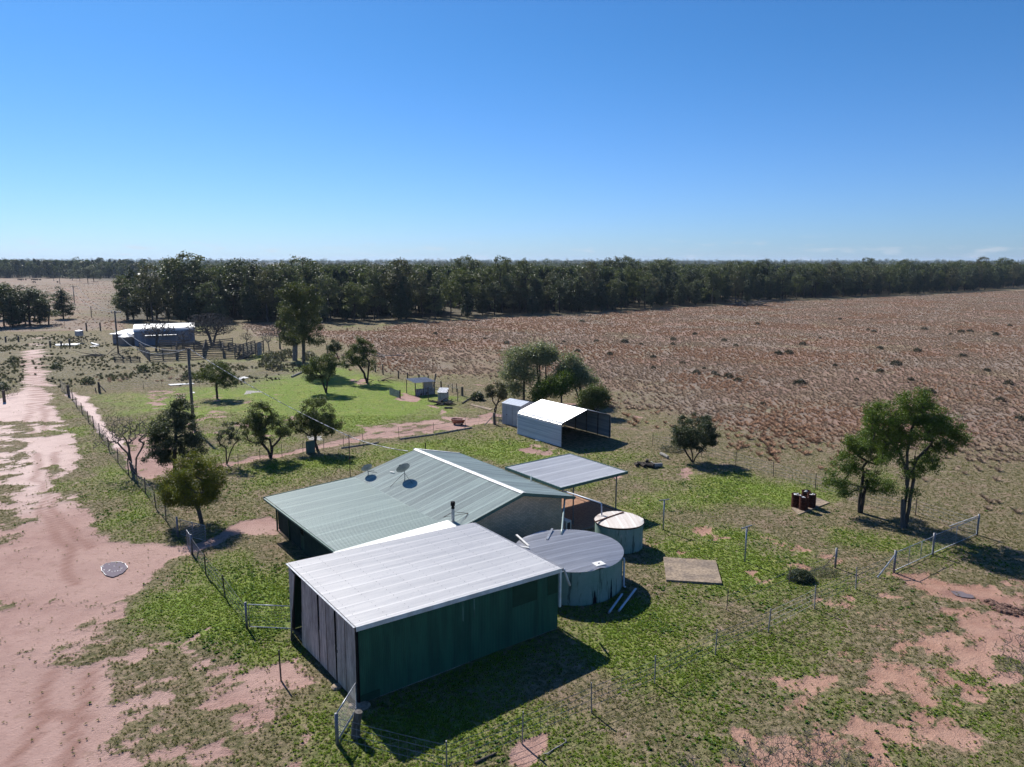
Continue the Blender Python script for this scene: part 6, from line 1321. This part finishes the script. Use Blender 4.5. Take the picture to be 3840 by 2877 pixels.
m = MB(); m.corr(cor[1]+[0, -.03, .02], cor[0]+[0, -.03, .02], cor[0]+[0, -.03, .85], cor[1]+[0, -.03, .85], .25, .02); m.build('side_sheet', M['galv_rust'], o)
m = MB(); q = cor[0]*.48+cor[1]*.52; m.corr(cor[1]+[0, .5, .4], q+[0, .5, .4], q+[0, .5, h0-.15], cor[1]+[0, .5, h0-.15], .2, .01); m.build('back_sheet', M['galv_dull'], o)
a, b = gp(*cs(268, 530)), gp(*cs(445, 590)); m = MB(); m.corr(b+[0, 0, 0], a, a+[0, 0, .8], b+[0, 0, .9], .2, .02); o = m.build('leaning_sheet', M['galv'], None); tag(o, 'upright iron sheet windbreak left of the animal shelter', 'iron sheet')
m = MB(); m.bar(b+[0, 0, -.1], b+[0, 0, 1.0], .12); m.build('post', M['rust'], o)
K0 = gp(*cs(1070, 635)); K1 = gp(*cs(1208, 640)); kw = np.linalg.norm(K1-K0); o = thing('hen_house', 'little iron hutch with pale ribbed roof right of the shelter', 'hutch', K0, math.atan2(K1[1]-K0[1], K1[0]-K0[0]))
m = MB(); m.box(0, kw, 0, 1.0, 0, 1.0); m.build('wall', M['galv_dull'], o); m = MB(); m.corr((-.06, -.12, 1.02), (kw+.06, -.12, 1.02), (kw+.06, 1.1, 1.4), (-.06, 1.1, 1.4), .15, .02); m.build('roof', M['galv'], o)
o = thing('pen_frame', 'dark posts with pale sagging top rails around the hutch', 'pen', gp(*cs(910, 615))); O_ = gp(*cs(910, 615))
pp = [(910, 615, 1.5), (1242, 590, 1.6), (1400, 640, 1.5), (1310, 495, 1.1), (1380, 490, 1.1)]
for x_, y_, h in pp: b = gp(*cs(x_, y_))-O_; m = MB(); m.tube([b+[0, 0, -.1], b+[0, 0, h]], .05, 6); m.build('post', M['dark_steel'], o)
m = MB(); b = [gp(*cs(x_, y_))-O_+[0, 0, h] for x_, y_, h in pp]; m.tube([b[0]+[0, 0, -.05], (b[0]+b[1])/2+[0, 0, -.45], b[1]+[0, 0, -.6]], .035, 6); m.tube([b[1]+[0, 0, -.05], (b[1]+b[2])/2+[0, 0, -.1], b[2]+[0, 0, 0]], .035, 6); m.tube([b[1], b[4]], .02, 5); m.build('rail', M['timber_pale'], o)
def log(name, a, b, r, label, cat='log', mat='bark_grey', z=0): A_, B_ = gp(*a), gp(*b); m = MB(); m.tube([A_+[0, 0, r+z], (A_+B_)/2+[0, 0, r*1.15+z], B_+[0, 0, r+z]], [r, r*.95, r*.8], 9); return tag(m.build(name, M[mat], None), label, cat)
log('fallen_log', cs(1180, 762), cs(1315, 765), .1, 'short dark log on the grass below the stump pile')
log('fallen_log', cs(1475, 685), cs(1600, 600), .08, 'thin grey fallen branch leaning towards the fence right of the hutch')
log('white_log', c7(1462, 215), c7(1515, 243), .14, 'pale barkless log beside the prunings heap', mat='timber_pale')
log('fallen_log', (1094, 1416), (1137, 1397), .12, 'long thin log on the grass below the tall gums', mat='timber_pale')
def branches(name, label, B0, n, rad, hh_, mat, seed, r=.06, cat='branch pile'):
    g = np.random.RandomState(seed); m = MB()
    for k in range(n):
        a = g.uniform(0, 6.28); q = g.uniform(0, .5)*rad; p = np.array([q*math.cos(a), q*math.sin(a)*.6, g.uniform(.05, hh_*.6)]); b_ = a+g.uniform(-1, 1); d = np.array([math.cos(b_), math.sin(b_)*.6, g.uniform(-.15, .35)])*g.uniform(.5, 1)*rad
        m.tube([p, p+d*.5+[0, 0, g.uniform(-.1, .1)], p+d], [r, r*.7, r*.3], 6)
    o = m.build(name, M[mat], None); o.location = B0; return tag(o, label, cat)
branches('stump_pile', 'tangled dead stump and roots below the hutch', gp(*cs(1140, 705)), 14, 1.6, .6, 'bark', 1, .11)
branches('stump_pile', 'pale roots sticking out of the dead stump pile', gp(*cs(1190, 705)), 5, 1.3, .4, 'timber_pale', 2, .08)
branches('branch_pile', 'white dead branches lying at the paddock edge', gp(1450, 1340), 10, 3.4, .8, 'timber_pale', 3, .08)
branches('branch_pile', 'dark dead branches lying by the tall narrow tree', gp(1420, 1432), 9, 2.6, .5, 'bark', 4, .05)
branches('branch_pile', 'heap of dead timber far out by the edge of the wood', gp(2805, 1148), 26, 9., 2.4, 'bark_grey', 5, .25)
branches('branch_pile', 'grey fallen branches in the scrub left of the stock yards', gp(395, 1336), 14, 4.2, .6, 'bark_grey', 6, .06)
branches('branch_pile', 'twiggy frame of dead sticks right of the hutch', gp(*cs(1600, 650)), 10, .8, .9, 'timber_grey', 8, .025)
# firewood
rr = random.Random(4); B0 = gp(*c7(1370, 300))
for k, (dx, dy, an, L, r) in enumerate(((-.95, .1, .5, .5, .13), (-.6, .25, 1.2, .55, .16), (-.25, .05, 1.0, .6, .17), (-.45, -.2, .7, .5, .14), (.05, .3, 1.3, .55, .16), (.1, -.35, 1.2, .6, .19), (.45, .05, 2.3, .6, .15), (.65, -.25, 2.2, .75, .18), (.35, .35, .4, .5, .13), (-.1, .15, .2, .5, .13))):
    m = MB(); z = r if k not in (9,) else .42; m.tube([(-L/2, 0, z), (L/2, 0, z)], [r, r*.95], 10); o = m.build('firewood_log', M['bark' if k not in (7, 8) else 'timber_pale'], None); o.location = B0+[dx, dy, 0]; o.rotation_euler.z = an+1.2; tag(o, 'short sawn log in the firewood heap on the lawn', 'log', 'sawn logs of the firewood heap')
# bath
T0, T1_ = gp(1697, 1592), gp(1738, 1596); bt_ = thing('bathtub', 'rusty pink bathtub used as a stock trough on the bare strip', 'bathtub', (gp(1718, 1592)), R(-22))
m = MB(); n = 28; pr_ = [(.52, .18, .10), (.62, .26, .18), (.74, .34, .52), (.74, .34, .56), (.70, .30, .56), (.60, .24, .26), (.50, .18, .20)]
vs = [(a*math.copysign(abs(math.cos(t))**.6, math.cos(t)), b*math.copysign(abs(math.sin(t))**.7, math.sin(t)), z) for a, b, z in pr_ for t in [2*math.pi*j/n for j in range(n)]]
m.add(vs, [(i*n+j, i*n+(j+1) % n, (i+1)*n+(j+1) % n, (i+1)*n+j) for i in range(6) for j in range(n)]+[tuple(range(n))[::-1], tuple(6*n+j for j in range(n))]); m.build('basin', M['pink_tub'], bt_, True)
m = MB(); pr_ = [(.73, .33, .555), (.80, .40, .56), (.80, .40, .59), (.73, .33, .59)]; vs = [(a*math.copysign(abs(math.cos(t))**.6, math.cos(t)), b*math.copysign(abs(math.sin(t))**.7, math.sin(t)), z) for a, b, z in pr_ for t in [2*math.pi*j/n for j in range(n)]]
m.add(vs, [(i*n+j, i*n+(j+1) % n, ((i+1) % 4)*n+(j+1) % n, ((i+1) % 4)*n+j) for i in range(4) for j in range(n)]); m.build('rim', M['tub_rim'], bt_)
for sx_ in (-1, 1):
    m = MB(); m.box(sx_*.4-.06, sx_*.4+.06, -.15, .15, 0, .12); m.build('foot', M['rust'], bt_)
# cattle far off
def cow(loc, rz, first=None):
    if first is None:
        o = bpy.data.objects.new('cow', None)
        me = bpy.data.meshes.new('cow'); V = [(-1.1, 0, 1.05), (-.5, 0, 1.1), (.35, 0, 1.12), (.95, 0, 1.25), (1.35, 0, 1.0), (1.6, 0, .75)]; E = [(0, 1), (1, 2), (2, 3), (3, 4), (4, 5)]; rad = [.28, .40, .38, .24, .17, .12]
        for x_, s1 in ((-.9, 1), (-.9, -1), (.6, 1), (.6, -1)):
            j = 0 if x_ < 0 else 2; b = len(V); V += [(x_, s1*.22, .65), (x_-.04*(-1 if x_ > 0 else 1), s1*.22, .35), (x_, s1*.22, .0)]; E += [(j, b), (b, b+1), (b+1, b+2)]; rad += [.13, .07, .06]
        b = len(V); V += [(-1.35, 0, 1.0), (-1.38, 0, .5)]; E += [(0, b), (b, b+1)]; rad += [.05, .03]
        me.from_pydata(V, E, []); me.materials.append(M['cow_hide']); o = bpy.data.objects.new('cow', me); COL.objects.link(o)
        sk = o.modifiers.new('skin', 'SKIN'); sk.use_smooth_shade = True; o.modifiers.new('sub', 'SUBSURF').levels = 1
        for i, v in enumerate(me.skin_vertices[0].data): v.radius = (rad[i], rad[i]); v.use_root = (i == 1)
    else: o = first.copy(); COL.objects.link(o)
    o.location = loc; o.rotation_euler.z = rz; return tag(o, 'black cow grazing far out on the flat before the dark belt', 'cow', 'cattle grazing on the far flat')
c0 = None
for i, q in enumerate(((72, 1052.5), (80, 1052.5), (84, 1052), (97, 1052), (123, 1053), (130, 1052), (136, 1052.5), (140, 1052), (151, 1052.5), (128, 1063), (216, 1062))):
    c = cow(gp(*q), (i*1.7) % 6, c0); c0 = c0 or c
# far homestead roofs among the trees
for i, (q, w_, d_, h, lb) in enumerate((((656, 1046), 14, 7, 3.2, 'far white roofed building glimpsed through the wood'), ((692, 1048), 9, 6, 2.6, 'second far pale roof just right of the larger one'), ((430, 1046), 16, 6, 2.8, 'far pale shed roof at the left end of the wood'))):
    b = gp(*q); b = b+np.array([0, 30, 0]); o = thing('farm_building', lb, 'building', b, .1); m = MB(); m.box(-w_/2, w_/2, 0, d_, 0, h); m.build('wall', M['galv_dull'], o); m = MB(); m.prism([(-w_/2-.3, -.3, h+.01), (-w_/2-.3, d_+.3, h+.01), (-w_/2-.3, d_/2, h+1.8)], (w_+.6, 0, 0)); m.build('roof', M['white_paint'], o)
# puddle on the forecourt, wet mud on the right
def puddle(name, pts, label, wet=(.20, .145, .125), rim=True):
    C = [gp(*p) for p in pts]; c = sum(C)/len(C); g = random.Random(2); n = 40; ring = []
    for j in range(n):
        t = j/n*len(C); i = int(t); f = t-i; p = C[i % len(C)]*(1-f)+C[(i+1) % len(C)]*f; ring.append(p+[g.uniform(-.04, .04), g.uniform(-.04, .04), 0])
    zz = zat(np.array([c[0]]), np.array([c[1]]))[0]
    m = MB(); m.add([(*c[:2], zz+.012)]+[(p[0], p[1], zz+.012) for p in ring], [(0, 1+j, 1+(j+1) % n) for j in range(n)])
    t = Nt(name, .06, .4); o = m.build(name, t.out(wet), None); tag(o, label, 'puddle'); o['kind'] = 'structure'
    return ring, zz
ring, zz = puddle('puddle', [(375, 2128), (395, 2113), (440, 2106), (468, 2112), (476, 2130), (460, 2150), (425, 2164), (395, 2158)], 'muddy puddle ringed with white crust on the forecourt')
g = random.Random(3); m = MB(); n = len(ring)
for j in range(n):
    if 20 < j < 33 or g.random() < .3: continue
    a, b = ring[j], ring[(j+1) % n]; m.bar([a[0], a[1], zz+.02], [b[0], b[1], zz+.02], g.uniform(.01, .03), .01)
for k in range(14): p = ring[g.randrange(n)]; c = sum(ring)/n; f = g.uniform(.3, 1); q = p*f+c*(1-f); m.bar([q[0], q[1], zz+.018], [q[0]+g.uniform(-.08, .08), q[1]+.04, zz+.018], g.uniform(.015, .04), .01)
tag(m.build('salt_crust', M['white_paint'], None), 'broken white crust edging the muddy forecourt puddle', 'crust', kind='stuff')
puddle('puddle', [(3565, 2215), (3600, 2217), (3650, 2232), (3656, 2243), (3610, 2240), (3575, 2228)], 'narrow muddy puddle on red soil beyond the mesh gates', (.17, .13, .12))
g = np.random.RandomState(12); m = MB()
for k in range(90):
    t = g.uniform(0, 1); b = gp(3700+t*140+g.uniform(-10, 10), 2262+t*42+g.uniform(-14, 14)); r_ = g.uniform(.05, .16); m.ring([(r_, -.02), (r_*.8, r_*.5), (r_*.2, r_*.7)], 6, (b[0], b[1]))
tag(m.build('churned_mud', simple('mud', (.10, .055, .04), (.16, .09, .065), 4, .6, .3), None), 'churned dark mud in the wheel rut at the right edge', 'mud', kind='stuff')
# hose and low rail in the foreground
m = MB(); pts = [gp(1000+x*.6329, 2000+y*.6329, .03) for x, y in ((1640, 1308), (1665, 1305), (1700, 1280), (1745, 1255), (1775, 1235), (1772, 1222), (1755, 1218))]; m.tube(pts, .022, 7); tag(m.build('garden_hose', M['timber_pale'], None, True), 'short bent pale pipe on the bare patch in the foreground', 'pipe')
log('fallen_log', (1780, 2865), (1860, 2828), .04, 'thin curved stick at the bottom edge', mat='timber_dark')
m = MB(); b = gp(2040, 1000+1710+60); 
# stones at the foot of the shed
for i, (q, r_, lb) in enumerate((((1360, 2650), .30, 'flat pale stone at the near corner of the shed'), ((1262, 2580), .22, 'stone against the grey shed doors'), ((1320, 2652), .14, 'small stone by the mesh panel'))):
    b = gp(*q); g = np.random.RandomState(i); m = MB(); m.ring([(r_*1.02, -.02), (r_, .05), (r_*.7, .11), (.01, .13)], 9); o = m.build('stone', M['concrete'], None); o.location = b; o.rotation_euler.z = i; tag(o, lb, 'stone')
# low hills on the horizon
m = MB()
for px, wpx, hpx in ((612, 22, 8), (760, 14, 6), (875, 16, 3), (900, 30, 2.5), (960, 22, 3), (1020, 30, 2)):
    Y = 10500.; c = (px-1920)/CF*Y; w_ = wpx/CF*Y*1.6; h = hpx/CF*Y+16-0; n = 14
    vs = []
    for k in range(n+1):
        t = k/n; z = h*(math.sin(math.pi*t)**.6)*(.85+.15*math.sin(9*t+px)); vs += [(c-w_+2*w_*t, Y-600, -2), (c-w_+2*w_*t, Y, z), (c-w_+2*w_*t, Y+600, -2)]
    m.add(vs, [(3*k+a, 3*k+3+a, 3*k+4+a, 3*k+1+a) for k in range(n) for a in (0, 1)])
hl = m.build('hills', simple('hill', (.07, .09, .06), (.09, .10, .07), .002, .9, .1), None); hl['kind'] = 'structure'
# air between here and the horizon
m = MB(); m.box(-12500, 12500, -60, 12500, -1.2, 75); hzb = m.build('haze', None, None); hm = bpy.data.materials.new('haze'); hm.use_nodes = True; hm.node_tree.nodes.clear()
vo = N(hm.node_tree, 'ShaderNodeVolumePrincipled'); vo.inputs['Color'].default_value = (.62, .78, 1., 1); vo.inputs['Density'].default_value = 7e-5; vo.inputs['Anisotropy'].default_value = .2
ho = N(hm.node_tree, 'ShaderNodeOutputMaterial'); hm.node_tree.links.new(vo.outputs[0], ho.inputs['Volume']); hzb.data.materials.append(hm); tag(hzb, 'thin blue air haze over the plain', 'haze', kind='stuff')
# ------------------------------------------------------------------ plant cover
x, y = cand(330000, None, None, 18, 75)
plants('lawn_grass', x, y, lambda F, x, y: np.clip(F['lushm']*1.1, 0, 1)*(1-F['soil'])*np.clip(40/y, .3, 1), .6, 1.5, c_lush, 'short bright green grass covering the yards around the house', 'grass')
x, y = cand(120000, None, None, 18, 70)
plants('ground_weeds', x, y, lambda F, x, y: sstep(.52, .62, fbm(x, y, 2.6, 3, 91))*np.clip(F['lush']*1.0-.12, .02, 1)*.6*(1-.97*F['soil'])*np.clip(40/y, .4, 1), .5, 1.35, c_weed, 'dark green broadleaf weeds growing in patches through the lawn', 'weeds')
x, y = cand(300000, None, None, 18, 110)
plants('pasture_grass', x, y, lambda F, x, y: (1-F['lushm']*.75)*(1-.97*F['soil'])*np.clip(1-F['drym'], 0, 1)*np.clip(45/y, .25, 1)*.75, .5, 1.4, c_oliv, 'thin olive and straw coloured pasture between the bare soil patches', 'grass')
x, y = cand(460000, -75, 420, 48, 420, False)
plants('dry_grass', x, y, lambda F, x, y: np.where(F['dry'] > .12, sstep(.15, .95, F['drym'])*.95+.05*F['drym'], 0)*(np.abs(x) < y*.74+5), .3, 1.05, c_dry, 'tall reddish brown dry grass tussocks filling the big paddock', 'dry grass')
x, y = cand(26000, -60, 120, 38, 150, False)
plants('paddock_tussocks', x, y, lambda F, x, y: (F['dry'] > .1)*(F['dry'] < .75)*(.06+.4*sstep(.52, .7, fbm(x, y, 5., 3, 19)))*(1-.8*F['lushm']), .6, 1.4, c_dry, 'scattered pale dry tussocks thinning out from the paddock towards the house', 'dry grass')
x, y = cand(30000, -330, -75, 85, 620, False)
plants('dry_tussocks', x, y, lambda F, x, y: sstep(.2, .9, F['drym'])*.8*(np.abs(x) < y*.74+5), .5, 1.1, c_dry, 'mauve brown dry grass on the flats beyond the stock yards', 'dry grass')
x, y = cand(26000, -130, 12, 70, 190, False)
plants('scrub_cover', x, y, lambda F, x, y: sstep(.3, .8, F['scrub'])*sstep(.42, .6, fbm(x, y, 6, 3, 13))*(1-F['soil']), .5, 1.25, c_scr, 'low grey green scrub and dead stalks on the flat beside the track', 'scrub')
